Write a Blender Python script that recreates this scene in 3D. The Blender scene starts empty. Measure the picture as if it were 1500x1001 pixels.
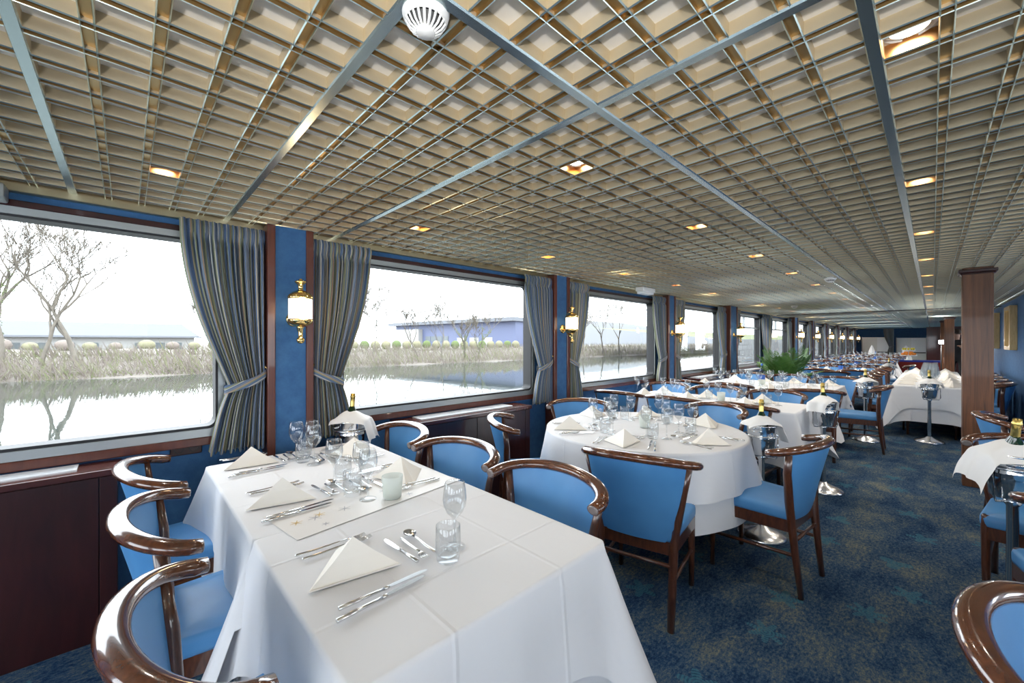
import bpy, bmesh, math, random
from math import sin, cos, pi, radians as R
from mathutils import Vector, Matrix
random.seed(7)
SC = bpy.context.scene
COL = SC.collection
# ---------------------------------------------------------------- camera, world, light, exposure
cam_d = bpy.data.cameras.new('camera'); cam = bpy.data.objects.new('camera', cam_d); COL.objects.link(cam)
YAW = math.atan(616 / 590)
cam.location = (0, 0, 1.40); cam.rotation_euler = (R(90), 0, YAW - pi / 2)
cam_d.sensor_width = 36; cam_d.lens = 590 / 1500 * 36; cam_d.clip_start = .02; cam_d.clip_end = 600
cam_d.shift_y = 1 / 1500
SC.camera = cam
w = bpy.data.worlds.new('sky'); SC.world = w; w.use_nodes = True
w.node_tree.nodes['Background'].inputs[0].default_value = (.86, .93, 1, 1)
w.node_tree.nodes['Background'].inputs[1].default_value = 7.0
SC.view_settings.view_transform = 'Standard'; SC.view_settings.look = 'None'
SC.view_settings.gamma = 1; SC.view_settings.use_curve_mapping = False
SC.view_settings.exposure = 0.0
try:
    SC.cycles.transparent_max_bounces = 24; SC.cycles.max_bounces = 10
    SC.cycles.sample_clamp_indirect = 6
except Exception: pass
def lamp(kind, name, loc, power, col=(1, 1, 1), rad=.05, rot=None, spot=None, blend=.4):
    l = bpy.data.lights.new(name, kind); l.energy = power; l.color = col
    if kind == 'AREA': l.size = rad
    else: l.shadow_soft_size = rad
    if spot: l.spot_size = R(spot); l.spot_blend = blend
    o = bpy.data.objects.new(name, l); COL.objects.link(o); o.location = loc
    if rot: o.rotation_euler = rot
    return o
# the photographer's flash, on a stand a step behind the camera
fl = lamp('SPOT', 'photo_flash', (-.52, -.54, 1.36), 130, (1, .95, .89), .05, None, 100, .5)
fl.rotation_euler = Vector((.40, .42, .82)).to_track_quat('-Z', 'Y').to_euler()

# ---------------------------------------------------------------- materials
M = {}
def nodes(name):
    m = bpy.data.materials.new(name); m.use_nodes = True
    nt = m.node_tree; return m, nt, nt.nodes['Principled BSDF']
def mat(name, col, rough=.5, metal=0, spec=.5, coat=0, emit=None, es=0, alpha=None, sheen=0):
    m, nt, b = nodes(name)
    b.inputs['Base Color'].default_value = (*col, 1); b.inputs['Roughness'].default_value = rough
    b.inputs['Metallic'].default_value = metal; b.inputs['Specular IOR Level'].default_value = spec
    b.inputs['Coat Weight'].default_value = coat; b.inputs['Coat Roughness'].default_value = .06
    if emit: b.inputs['Emission Color'].default_value = (*emit, 1); b.inputs['Emission Strength'].default_value = es
    M[name] = m; return m
def ramp(nt, stops, interp='LINEAR'):
    r = nt.nodes.new('ShaderNodeValToRGB'); e = r.color_ramp.elements; r.color_ramp.interpolation = interp
    while len(e) < len(stops): e.new(.5)
    for i, (p, c) in enumerate(stops): e[i].position = p; e[i].color = (*c, 1)
    return r
def coords(nt, scale=(1, 1, 1), kind='Object'):
    t = nt.nodes.new('ShaderNodeTexCoord'); mp = nt.nodes.new('ShaderNodeMapping')
    mp.inputs['Scale'].default_value = scale; nt.links.new(t.outputs[kind], mp.inputs[0]); return mp
def noise(nt, vec, scale, detail=4, rough=.55, dist=0):
    n = nt.nodes.new('ShaderNodeTexNoise'); n.inputs['Scale'].default_value = scale
    n.inputs['Detail'].default_value = detail; n.inputs['Roughness'].default_value = rough
    n.inputs['Distortion'].default_value = dist; nt.links.new(vec.outputs[0], n.inputs['Vector']); return n
def bump(nt, b, sock, strength=.2, dist=.01):
    n = nt.nodes.new('ShaderNodeBump'); n.inputs['Strength'].default_value = strength; n.inputs['Distance'].default_value = dist
    nt.links.new(sock, n.inputs['Height']); nt.links.new(n.outputs[0], b.inputs['Normal']); return n
def math_n(nt, op, a, b=None):
    n = nt.nodes.new('ShaderNodeMath'); n.operation = op
    for i, x in enumerate((a, b)):
        if x is None: continue
        if isinstance(x, (int, float)): n.inputs[i].default_value = x
        else: nt.links.new(x, n.inputs[i])
    return n.outputs[0]
def wood(name, c1, c2, rough, coat, scale=(3, 3, .5), nscale=14, kind='Object'):
    m, nt, b = nodes(name); v = coords(nt, scale, kind); n = noise(nt, v, nscale, 5, .6, .6)
    r = ramp(nt, [(.3, c1), (.7, c2)]); nt.links.new(n.outputs[0], r.inputs[0]); nt.links.new(r.outputs[0], b.inputs['Base Color'])
    b.inputs['Roughness'].default_value = rough; b.inputs['Coat Weight'].default_value = coat; b.inputs['Coat Roughness'].default_value = .05
    M[name] = m
wood('chair_wood', (.045, .013, .006), (.115, .036, .014), .28, .8, (6, 6, 1), 16)
wood('rail_wood', (.055, .016, .007), (.14, .045, .016), .2, 1, (4, 4, 4), 9)
mat('rail_end', (.16, .13, .125), .25, 0, .5, .6)
wood('mahogany', (.022, .004, .004), (.045, .009, .008), .3, .5, (2, 2, .35), 10)
wood('mahogany_top', (.05, .012, .011), (.085, .022, .018), .22, .8, (.4, 3, 2), 10)
wood('trim_wood', (.075, .016, .008), (.12, .028, .013), .35, .4, (4, 4, .5), 8)
wood('pillar_wood', (.06, .021, .008), (.20, .076, .027), .45, .12, (5, 5, .25), 6)
wood('frame_wood', (.55, .38, .16), (.72, .54, .27), .4, .3, (4, 4, .6), 8)
wood('bark', (.10, .085, .07), (.17, .15, .12), .9, 0, (1, 1, .4), 6)
def vinyl():
    m, nt, b = nodes('vinyl'); v = coords(nt); n = noise(nt, v, 6, 2); n2 = noise(nt, v, 420, 2)
    r = ramp(nt, [(.3, (.07, .245, .52)), (.7, (.088, .285, .57))]); nt.links.new(n.outputs[0], r.inputs[0]); nt.links.new(r.outputs[0], b.inputs['Base Color'])
    b.inputs['Roughness'].default_value = .42; bump(nt, b, n2.outputs[0], .06, .002); M['vinyl'] = m
vinyl()
def fabric_wall():
    m, nt, b = nodes('wall_fabric'); v = coords(nt); n = noise(nt, v, 14, 6, .7); n2 = noise(nt, v, 90, 3)
    r = ramp(nt, [(.3, (.024, .10, .245)), (.7, (.045, .15, .33))]); nt.links.new(n.outputs[0], r.inputs[0]); nt.links.new(r.outputs[0], b.inputs['Base Color'])
    b.inputs['Roughness'].default_value = .75; bump(nt, b, n2.outputs[0], .25, .004); M['wall_fabric'] = m
fabric_wall()
def cloth_mat(name, col, crease=True):
    m, nt, b = nodes(name); b.inputs['Base Color'].default_value = (*col, 1); b.inputs['Roughness'].default_value = .85
    b.inputs['Specular IOR Level'].default_value = .25
    v = coords(nt); n = noise(nt, v, 5, 3, .5, .5)
    h = math_n(nt, 'MULTIPLY', n.outputs[0], .5)
    if crease:
        s = nt.nodes.new('ShaderNodeSeparateXYZ'); nt.links.new(v.outputs[0], s.inputs[0])
        for ax in (0, 1):
            f = math_n(nt, 'ABSOLUTE', math_n(nt, 'SUBTRACT', math_n(nt, 'FRACT', math_n(nt, 'DIVIDE', s.outputs[ax], .37)), .5))
            l = math_n(nt, 'MULTIPLY', math_n(nt, 'SUBTRACT', 1.0, math_n(nt, 'MINIMUM', math_n(nt, 'MULTIPLY', f, 40), 1.0)), .16)
            h = math_n(nt, 'ADD', h, l)
    bump(nt, b, h, .5, .02); M[name] = m
cloth_mat('tablecloth', (.79, .795, .82)); cloth_mat('napkin', (.90, .86, .79), False); cloth_mat('napkin_white', (.82, .81, .8), False)
cloth_mat('maroon_cloth', (.13, .016, .014), False); cloth_mat('royal_cloth', (.015, .03, .22), False)
def carpet():
    m, nt, b = nodes('carpet'); v = coords(nt)
    vs = coords(nt, (.75, 1.3, 1))
    n1 = noise(nt, vs, 3.2, 5, .7, .3); n2 = noise(nt, vs, 52, 8, .9); n3 = noise(nt, v, 260, 2)
    mix = math_n(nt, 'ADD', math_n(nt, 'MULTIPLY', n1.outputs[0], .32), math_n(nt, 'MULTIPLY', n2.outputs[0], .68))
    r = ramp(nt, [(.40, (.007, .018, .05)), (.465, (.018, .05, .115)), (.51, (.05, .095, .155)), (.55, (.12, .14, .135)), (.61, (.24, .235, .185))])
    nt.links.new(mix, r.inputs[0])
    # printed starfish and shells
    vo = nt.nodes.new('ShaderNodeTexVoronoi'); vo.inputs['Scale'].default_value = 2.0; vo.inputs['Randomness'].default_value = .6
    vo.voronoi_dimensions = '2D'; nt.links.new(v.outputs[0], vo.inputs['Vector'])
    sub = nt.nodes.new('ShaderNodeVectorMath'); sub.operation = 'SUBTRACT'; nt.links.new(v.outputs[0], sub.inputs[0]); nt.links.new(vo.outputs['Position'], sub.inputs[1])
    sp = nt.nodes.new('ShaderNodeSeparateXYZ'); nt.links.new(sub.outputs[0], sp.inputs[0])
    sc = nt.nodes.new('ShaderNodeSeparateColor'); nt.links.new(vo.outputs['Color'], sc.inputs[0])
    ang = math_n(nt, 'ARCTAN2', sp.outputs[1], sp.outputs[0])
    rad = math_n(nt, 'SQRT', math_n(nt, 'ADD', math_n(nt, 'POWER', math_n(nt, 'ABSOLUTE', sp.outputs[0]), 2), math_n(nt, 'POWER', math_n(nt, 'ABSOLUTE', sp.outputs[1]), 2)))
    arms = math_n(nt, 'ADD', 3, math_n(nt, 'MULTIPLY', math_n(nt, 'ROUND', math_n(nt, 'MULTIPLY', sc.outputs[0], 2)), 2))
    st = math_n(nt, 'COSINE', math_n(nt, 'MULTIPLY', math_n(nt, 'ADD', ang, math_n(nt, 'MULTIPLY', sc.outputs[1], 6)), arms))
    lim = math_n(nt, 'MULTIPLY', .062, math_n(nt, 'ADD', 1, math_n(nt, 'MULTIPLY', st, .42)))
    inside = math_n(nt, 'LESS_THAN', rad, lim)
    ringp = math_n(nt, 'ADD', .62, math_n(nt, 'MULTIPLY', .38, math_n(nt, 'SINE', math_n(nt, 'MULTIPLY', rad, 420))))
    fac = math_n(nt, 'MULTIPLY', math_n(nt, 'MULTIPLY', inside, ringp), .8)
    mx = nt.nodes.new('ShaderNodeMix'); mx.data_type = 'RGBA'; nt.links.new(fac, mx.inputs[0]); nt.links.new(r.outputs[0], mx.inputs[6]); mx.inputs[7].default_value = (.05, .17, .23, 1)
    nt.links.new(mx.outputs[2], b.inputs['Base Color']); b.inputs['Roughness'].default_value = 1; b.inputs['Specular IOR Level'].default_value = .1
    bump(nt, b, n3.outputs[0], .6, .006); M['carpet'] = m
carpet()
def curtain_mat():
    m, nt, b = nodes('curtain'); t = nt.nodes.new('ShaderNodeTexCoord'); s = nt.nodes.new('ShaderNodeSeparateXYZ'); nt.links.new(t.outputs['UV'], s.inputs[0])
    f = math_n(nt, 'FRACT', math_n(nt, 'MULTIPLY', s.outputs[0], 11.0))
    B, O, C, T, S = (.09, .15, .27), (.24, .26, .165), (.54, .52, .44), (.42, .29, .19), (.17, .215, .28)
    r = ramp(nt, [(0, B), (.13, O), (.24, S), (.36, C), (.41, B), (.55, O), (.62, T), (.68, S), (.8, B), (.87, C), (.91, O)], 'CONSTANT')
    nt.links.new(f, r.inputs[0]); nt.links.new(r.outputs[0], b.inputs['Base Color']); b.inputs['Roughness'].default_value = .7
    b.inputs['Sheen Weight'].default_value = .2
    tr = nt.nodes.new('ShaderNodeBsdfTranslucent'); nt.links.new(r.outputs[0], tr.inputs[0])
    mx = nt.nodes.new('ShaderNodeMixShader'); mx.inputs[0].default_value = .18; nt.links.new(b.outputs[0], mx.inputs[1]); nt.links.new(tr.outputs[0], mx.inputs[2])
    nt.links.new(mx.outputs[0], nt.nodes['Material Output'].inputs[0]); M['curtain'] = m
curtain_mat()
def thin_glass(name, tint, ior, base=0.0, rough=0.0):
    m = bpy.data.materials.new(name); m.use_nodes = True; nt = m.node_tree; nt.nodes.clear()
    out = nt.nodes.new('ShaderNodeOutputMaterial'); tr = nt.nodes.new('ShaderNodeBsdfTransparent'); tr.inputs[0].default_value = (*tint, 1)
    gl = nt.nodes.new('ShaderNodeBsdfGlossy'); gl.inputs['Roughness'].default_value = rough; lw = nt.nodes.new('ShaderNodeLayerWeight'); lw.inputs[0].default_value = .5
    F0 = ((ior - 1) / (ior + 1)) ** 2 + base
    mx = nt.nodes.new('ShaderNodeMixShader'); f = math_n(nt, 'ADD', F0, math_n(nt, 'MULTIPLY', 1 - F0, math_n(nt, 'POWER', lw.outputs['Facing'], 4.5)))
    nt.links.new(f, mx.inputs[0]); nt.links.new(tr.outputs[0], mx.inputs[1]); nt.links.new(gl.outputs[0], mx.inputs[2]); nt.links.new(mx.outputs[0], out.inputs[0]); M[name] = m
thin_glass('window_glass', (.985, .99, .985), 1.1); thin_glass('drink_glass', (.94, .95, .955), 1.5, .025); thin_glass('bottle_clear', (.8, .88, .95), 1.45)
def frosted():
    m, nt, b = nodes('frosted'); b.inputs['Base Color'].default_value = (.78, .82, .78, 1); b.inputs['Roughness'].default_value = .4
    tr = nt.nodes.new('ShaderNodeBsdfTranslucent'); tr.inputs[0].default_value = (.85, .88, .85, 1); tp = nt.nodes.new('ShaderNodeBsdfTransparent')
    mx = nt.nodes.new('ShaderNodeMixShader'); mx.inputs[0].default_value = .5; nt.links.new(b.outputs[0], mx.inputs[1]); nt.links.new(tr.outputs[0], mx.inputs[2])
    m2 = nt.nodes.new('ShaderNodeMixShader'); m2.inputs[0].default_value = .25; nt.links.new(mx.outputs[0], m2.inputs[1]); nt.links.new(tp.outputs[0], m2.inputs[2])
    nt.links.new(m2.outputs[0], nt.nodes['Material Output'].inputs[0]); M['frosted'] = m
frosted()
mat('chrome_base', (.85, .85, .86), .24, 1); mat('chrome', (.82, .83, .84), .13, 1); mat('steel', (.72, .72, .72), .16, 1); mat('brass', (.83, .60, .24), .14, 1)
mat('gold_foil', (.72, .52, .16), .32, 1); mat('bottle_green', (.008, .03, .01), .06, 0, .6, .5)
mat('slat_gold', (.62, .53, .37), .40, .55); mat('slat_recess', (.46, .31, .13), .35, .75); mat('slat_lip', (.50, .60, .58), .28, 1)  # teal cast of slat_lip stands in for window light reflected on the edges
mat('tee_metal', (.42, .50, .51), .27, 1); mat('ceiling_panel', (.82, .80, .76), .9); mat('beam_dark', (.06, .06, .055), .5, .6)  # tee_metal is tinted teal to hold the reflection of the windows
mat('brass_trim', (.62, .52, .33), .3, 1); mat('alu', (.40, .42, .42), .38, .85); mat('alu_light', (.72, .74, .76), .45, .6); mat('gasket', (.01, .01, .012), .5)
mat('white_plastic', (.82, .82, .8), .35); mat('black', (.012, .012, .013), .5); mat('dark_grille', (.07, .07, .07), .6)
mat('bulb', (1, .9, .75), .5, emit=(1, .88, .66), es=9); mat('downlight', (1, .9, .75), .5, emit=(1, .86, .66), es=14); mat('flash', (1, 1, 1), .5, emit=(1, .98, .93), es=160)
mat('shade', (.95, .9, .8), .4, emit=(1, .84, .60), es=2.0); mat('candle', (.85, .82, .74), .6)
mat('copper', (.8, .47, .22), .28, 1); mat('leaf', (.06, .17, .03), .5); mat('leaf2', (.11, .25, .05), .5); mat('pot', (.25, .1, .05), .6)
mat('socket', (.03, .008, .006), .4); mat('board', (.78, .78, .74), .6); mat('board_light', (.86, .87, .88), .5); mat('water_blue', (.02, .10, .42), .4)
mat('orange', (.85, .27, .02), .5); mat('lemon', (.72, .62, .05), .5); mat('skin', (.55, .33, .24), .5); mat('jacket', (.02, .022, .026), .8); mat('hair', (.05, .03, .02), .7)
mat('silver_print', (.42, .43, .46), .45, .5); mat('gold_print', (.62, .46, .18), .45, .5); mat('baseboard', (.20, .075, .03), .4)
mat('house_white', (.34, .34, .33), .8); mat('house_roof', (.098, .102, .106), .8); mat('house_blue', (.11, .13, .22), .6); mat('house_grey', (.15, .16, .18), .7)
mat('house_dark', (.11, .13, .14), .4); mat('earth', (.17, .15, .13), 1); mat('grass', (.14, .16, .07), 1); mat('twig', (.18, .15, .13), 1); mat('twig2', (.20, .19, .12), 1); mat('ivy', (.10, .13, .05), 1)
mat('quay', (.18, .185, .185), .9); mat('scarf_paper', (.77, .75, .73), .5); mat('hill', (.115, .12, .128), 1); mat('picture', (.55, .53, .48), .5)
def water():
    m, nt, b = nodes('water'); b.inputs['Base Color'].default_value = (.035, .045, .04, 1); b.inputs['Roughness'].default_value = .03; b.inputs['IOR'].default_value = 1.33
    v = coords(nt, (1, .5, 1)); n = noise(nt, v, 2.2, 3, .5); bump(nt, b, n.outputs[0], .05, .04); M['water'] = m
water()

# ---------------------------------------------------------------- mesh helpers
class MB:
    def __init__(s): s.v = []; s.f = []; s.m = []; s.s = []; s.uv = None
    def add(s, vs, fs, m=0, sm=False):
        o = len(s.v); s.v += [tuple(x) for x in vs]
        for f in fs: s.f.append(tuple(i + o for i in f)); s.m.append(m); s.s.append(sm)
        return s
    def box(s, x0, x1, y0, y1, z0, z1, m=0):
        return s.add([(x0, y0, z0), (x1, y0, z0), (x1, y1, z0), (x0, y1, z0), (x0, y0, z1), (x1, y0, z1), (x1, y1, z1), (x0, y1, z1)],
                     [(3, 2, 1, 0), (4, 5, 6, 7), (0, 1, 5, 4), (1, 2, 6, 5), (2, 3, 7, 6), (3, 0, 4, 7)], m)
    def tube(s, pts, rad, n=8, m=0, sx=1, sy=1, up=(0, 0, 1), cap=True, rnd=False):
        pts = [Vector(p) for p in pts]; k = len(pts)
        if not hasattr(rad, '__len__'): rad = [rad] * k
        vs = []; up = Vector(up); last = None
        for i, p in enumerate(pts):
            t = (pts[min(i + 1, k - 1)] - pts[max(i - 1, 0)]).normalized()
            a = t.cross(up)
            if a.length < 1e-3: a = t.cross(Vector((1, 0, 0))) if last is None else last - t * last.dot(t)
            a.normalize(); last = a; b = a.cross(t)
            for j in range(n):
                q = 2 * pi * j / n; vs.append(p + a * (cos(q) * rad[i] * sx) + b * (sin(q) * rad[i] * sy))
        fs = [(i * n + j, i * n + (j + 1) % n, (i + 1) * n + (j + 1) % n, (i + 1) * n + j) for i in range(k - 1) for j in range(n)]
        s.add(vs, fs, m, n > 4)
        if cap:
            o = len(s.v) - len(vs)
            s.f.append(tuple(o + j for j in range(n))[::-1]); s.m.append(m); s.s.append(False)
            s.f.append(tuple(o + (k - 1) * n + j for j in range(n))); s.m.append(m); s.s.append(False)
        return s
    def lathe(s, prof, n=20, c=(0, 0, 0), m=0, sm=True, axis='z'):
        vs = []
        for r, z in prof:
            for j in range(n):
                q = 2 * pi * j / n
                if axis == 'z': vs.append((c[0] + r * cos(q), c[1] + r * sin(q), c[2] + z))
                else: vs.append((c[0] + r * cos(q), c[1] - z, c[2] + r * sin(q)))
        fs = [(i * n + j, i * n + (j + 1) % n, (i + 1) * n + (j + 1) % n, (i + 1) * n + j) for i in range(len(prof) - 1) for j in range(n)]
        return s.add(vs, fs, m, sm)
    def grid(s, fn, nu, nv, m=0, sm=True):
        vs = [fn(i / nu, j / nv) for j in range(nv + 1) for i in range(nu + 1)]
        fs = [(j * (nu + 1) + i, j * (nu + 1) + i + 1, (j + 1) * (nu + 1) + i + 1, (j + 1) * (nu + 1) + i) for j in range(nv) for i in range(nu)]
        return s.add(vs, fs, m, sm)
    def mesh(s, name, mats):
        me = bpy.data.meshes.new(name); me.from_pydata(s.v, [], s.f)
        for x in (mats if isinstance(mats, (list, tuple)) else [mats]): me.materials.append(M[x])
        me.polygons.foreach_set('material_index', s.m); me.polygons.foreach_set('use_smooth', s.s)
        bm = bmesh.new(); bm.from_mesh(me); bmesh.ops.recalc_face_normals(bm, faces=bm.faces); bm.to_mesh(me); bm.free()
        me.update(); return me
    def build(s, name, mats, parent=None, loc=None):
        return put(s.mesh(name, mats), name, parent, loc)
def put(me, name, parent=None, loc=None, rz=0):
    o = bpy.data.objects.new(name, me); COL.objects.link(o)
    if parent: o.parent = parent
    if loc: o.location = loc
    if rz: o.rotation_euler = (0, 0, rz)
    return o
def bev(o, wd=.004, seg=2):
    b = o.modifiers.new('bevel', 'BEVEL'); b.width = wd; b.segments = seg; b.limit_method = 'ANGLE'; return o
def empty(name, loc=(0, 0, 0), rz=0):
    o = bpy.data.objects.new(name, None); COL.objects.link(o); o.location = loc; o.rotation_euler = (0, 0, rz); o.empty_display_size = .1; return o
def tag(o, label, cat, group=None):
    o['label'] = label; o['category'] = cat
    if group: o['group'] = group
    return o
def struct(o, label=None):
    o['kind'] = 'structure'
    if label: o['label'] = label
    return o
CACHE = {}
def cached(key, fn):
    if key not in CACHE: CACHE[key] = fn()
    return CACHE[key]
ORD = 'first second third fourth fifth sixth seventh eighth ninth tenth eleventh twelfth thirteenth fourteenth fifteenth sixteenth seventeenth eighteenth nineteenth twentieth twenty-first twenty-second twenty-third'.split()

# ---------------------------------------------------------------- room shell
WY = 2.92; CZ = 2.12; XB = -2.6; XE = 29.5; YR = -4.2
C0 = .75; BAY = 2.68
PIL = [C0 + BAY * k for k in range(-1, 11)]
struct(MB().box(XB, XE, YR, WY + .1, -.05, 0).build('floor', 'carpet'), 'blue patterned carpet floor')
# left wall with window openings
GZ0, GZ1 = .90, 1.985
wl = MB().box(XB, XE, WY, WY + .1, 0, GZ0 - .02).box(XB, XE, WY, WY + .1, GZ1 + .02, 2.4)
WIN = []
x = XB
for i in range(len(PIL) - 1):
    g0, g1 = PIL[i] + .36, PIL[i + 1] - .36
    wl.box(x, g0, WY, WY + .1, GZ0 - .02, GZ1 + .02); x = g1; WIN.append((g0, g1))
wl.box(x, XE, WY, WY + .1, GZ0 - .02, GZ1 + .02)
struct(wl.build('wall_left', 'wall_fabric'), 'blue fabric covered wall with the river windows')
def rr(x0, x1, z0, z1, r, n=5):
    out = []
    for cx, cz, a in ((x1 - r, z0 + r, -90), (x1 - r, z1 - r, 0), (x0 + r, z1 - r, 90), (x0 + r, z0 + r, 180)):
        for k in range(n + 1): q = R(a + 90 * k / n); out.append((cx + r * cos(q), cz + r * sin(q)))
    return out
def ringmesh(mb, o, i, y0, y1, m=0):
    n = len(o); vs = [(p[0], y0, p[1]) for p in o] + [(p[0], y0, p[1]) for p in i] + [(p[0], y1, p[1]) for p in o] + [(p[0], y1, p[1]) for p in i]
    fs = []
    for k in range(n):
        l = (k + 1) % n
        fs += [(k, l, n + l, n + k), (n + k, n + l, 3 * n + l, 3 * n + k), (2 * n + k, 2 * n + l, 3 * n + l, 3 * n + k), (k, l, 2 * n + l, 2 * n + k)]
    return mb.add(vs, fs, m)
for k, (g0, g1) in enumerate(WIN):
    e = struct(empty('window_%d' % (k + 1), ((g0 + g1) / 2, WY, GZ0)), 'wide river window, %s from the near end' % ORD[k])
    hw = (g1 - g0) / 2; H = GZ1 - GZ0
    ringmesh(MB(), rr(-hw - .035, hw + .035, -.045, H + .035, .045), rr(-hw, hw, 0, H, .045), -.022, .0).build('window_frame', 'alu', e)
    ringmesh(MB(), rr(-hw - .005, hw + .005, -.005, H + .005, .05), rr(-hw + .012, hw - .012, .014, H - .010, .04), -.012, .101).build('gasket', 'gasket', e)
    MB().box(-hw, hw, .03, .036, 0, H).build('pane', 'window_glass', e)
    bev(MB().box(-hw - .2, hw + .2, -.03, 0, -.092, -.046).build('sill', 'trim_wood', e))
    bev(MB().box(-hw - .2, hw + .2, -.026, 0, H + .036, H + .066).build('head_trim', 'mahogany', e))
    if k >= 4:
        MB().box(-hw, hw, .0, .045, H - .27, H - .235).build('transom', 'alu', e); MB().box(-hw * .1 - .015, -hw * .1 + .015, .0, .045, H - .27, H).build('mullion', 'alu', e)
for k, c in enumerate(PIL):
    wide = k in (4, 6)
    if k == 5: continue
    hw = .11 if not wide else .2; fy = WY - (.12 if not wide else .16)
    t = struct(MB().box(-hw, hw, fy - WY, .02, 0, CZ).build('trim_%d' % (k + 1), 'wall_fabric', None, (c, WY, 0)), 'blue window pier with wooden edge strips')
    for s in (-1, 1):
        bev(MB().box(s * hw - .022, s * hw + .022, fy - WY - .014, .0, 0, CZ).build('edge_strip', 'trim_wood', t), .005)
b = struct(bev(MB().box(XB, XE, WY - .016, WY, 0, .1).build('baseboard_left', 'baseboard')))
struct(bev(MB().box(XB, XE, WY - .04, WY, CZ - .035, CZ + .03).build('trim_40', 'brass_trim'), .006), 'brass moulding where the ceiling meets the wall')
# right and back walls (out of frame), with openings added to let daylight in
wr = MB().box(XB, XE, YR - .1, YR, 0, .88).box(XB, XE, YR - .1, YR, 2.0, 2.4)
for c in PIL: wr.box(c - .46, c + .46, YR - .1, YR, .88, 2.0)
struct(wr.build('wall_right', 'wall_fabric'))
wb = MB().box(XB - .1, XB, YR, WY + .1, 1.98, 2.4).box(XB - .1, XB, YR, WY + .1, 0, .6)
for y0, y1 in ((YR, -3.6), (-1.9, -1.5), (.4, .8), (2.5, WY + .1)): wb.box(XB - .1, XB, y0, y1, .6, 1.98)
struct(wb.build('wall_back', 'wall_fabric'))
struct(MB().box(XE, XE + .1, YR, WY + .1, 0, 2.4).build('wall_front', 'wall_fabric'))
struct(bev(MB().box(7.3, 14.2, YR, -.95, 0, CZ + .03).build('wall_center', 'wall_fabric'), .01), 'blue wall block right of the aisle with framed pictures')
# ceiling: panel, tee bars, channel slats
ceil = struct(MB().box(XB, XE, YR, WY + .1, CZ + .036, CZ + .09).build('ceiling', 'ceiling_panel'), 'coffered metal lattice ceiling over cream panels')
CELL = .123; MX = -.187; MY = .100
def prof(pts, L, mis, ax):
    mb = MB(); a = [(0, p, q) if ax == 'x' else (p, 0, q) for p, q in pts]; b = [(L, p, q) if ax == 'x' else (p, L, q) for p, q in pts]
    n = len(pts); mb.add(a + b, [(i, i + 1, n + i + 1, n + i) for i in range(n - 1)])
    mb.m = list(mis); return mb
SL = [(-.0135, .037), (-.0135, .003), (-.0110, 0), (-.0098, .002), (-.0098, .011), (.0098, .011), (.0098, .002), (.0110, 0), (.0135, .003), (.0135, .037)]
SLM = [0, 2, 2, 1, 1, 1, 2, 2, 0]
TB = [(-.015, .037), (-.015, .002), (-.012, -.003), (.012, -.003), (.015, .002), (.015, .037)]
LX = XE - XB; LY = WY - YR
def noflip(mb, name, mats):
    me = bpy.data.meshes.new(name); me.from_pydata(mb.v, [], mb.f)
    for m in mats: me.materials.append(M[m])
    me.polygons.foreach_set('material_index', mb.m); me.update(); return me
mat3_ = 0; mats3 = ['slat_gold', 'slat_recess', 'slat_lip']
sx = noflip(prof(SL, LX, SLM, 'x'), 'slat_along', mats3); sy = noflip(prof(SL, LY, SLM, 'y'), 'slat_across', mats3)
tx = noflip(prof(TB, LX, [1, 0, 0, 0, 1], 'x'), 'tee_along', ['tee_metal', 'slat_gold']); ty = noflip(prof(TB, LY, [1, 0, 0, 0, 1], 'y'), 'tee_across', ['tee_metal', 'slat_gold'])
k0 = math.ceil((YR - MY) / CELL)
while MY + k0 * CELL < WY - .03:
    t = k0 in (0, 5); put(tx if t else sx, 'tee_bar' if t else 'slat', ceil, (XB, MY + k0 * CELL, CZ)); k0 += 1
k0 = math.ceil((XB - MX) / CELL)
while MX + k0 * CELL < XE:
    t = k0 in (0, 5, 10); put(ty if t else sy, 'tee_bar' if t else 'slat', ceil, (MX + k0 * CELL, YR, CZ + (.0006 if t else .0003))); k0 += 1
struct(MB().box(12.55, 12.66, YR, WY, CZ - .012, CZ + .03).build('trim_41', 'beam_dark'), 'dark seam strip across the ceiling')
# pillars
for n, (px_, py_) in enumerate(((5.99, -.30), (17.0, -.33), (19.6, -.28))):
    o = tag(empty('wooden_pillar', (px_, py_, 0)), ['square wooden pillar nearest the camera beside the aisle', 'square wooden pillar farther down the aisle behind the long table', 'farthest wooden pillar, mostly hidden behind another pillar'][n], 'pillar', 'wooden pillars')
    bev(MB().box(-.10, .10, -.10, .10, 0, CZ).build('shaft', 'pillar_wood', o), .006)
    bev(MB().box(-.125, .125, -.125, .125, CZ - .05, CZ - .018).box(-.112, .112, -.112, .112, CZ - .066, CZ - .05).build('capital', 'mahogany', o), .006)

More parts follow.
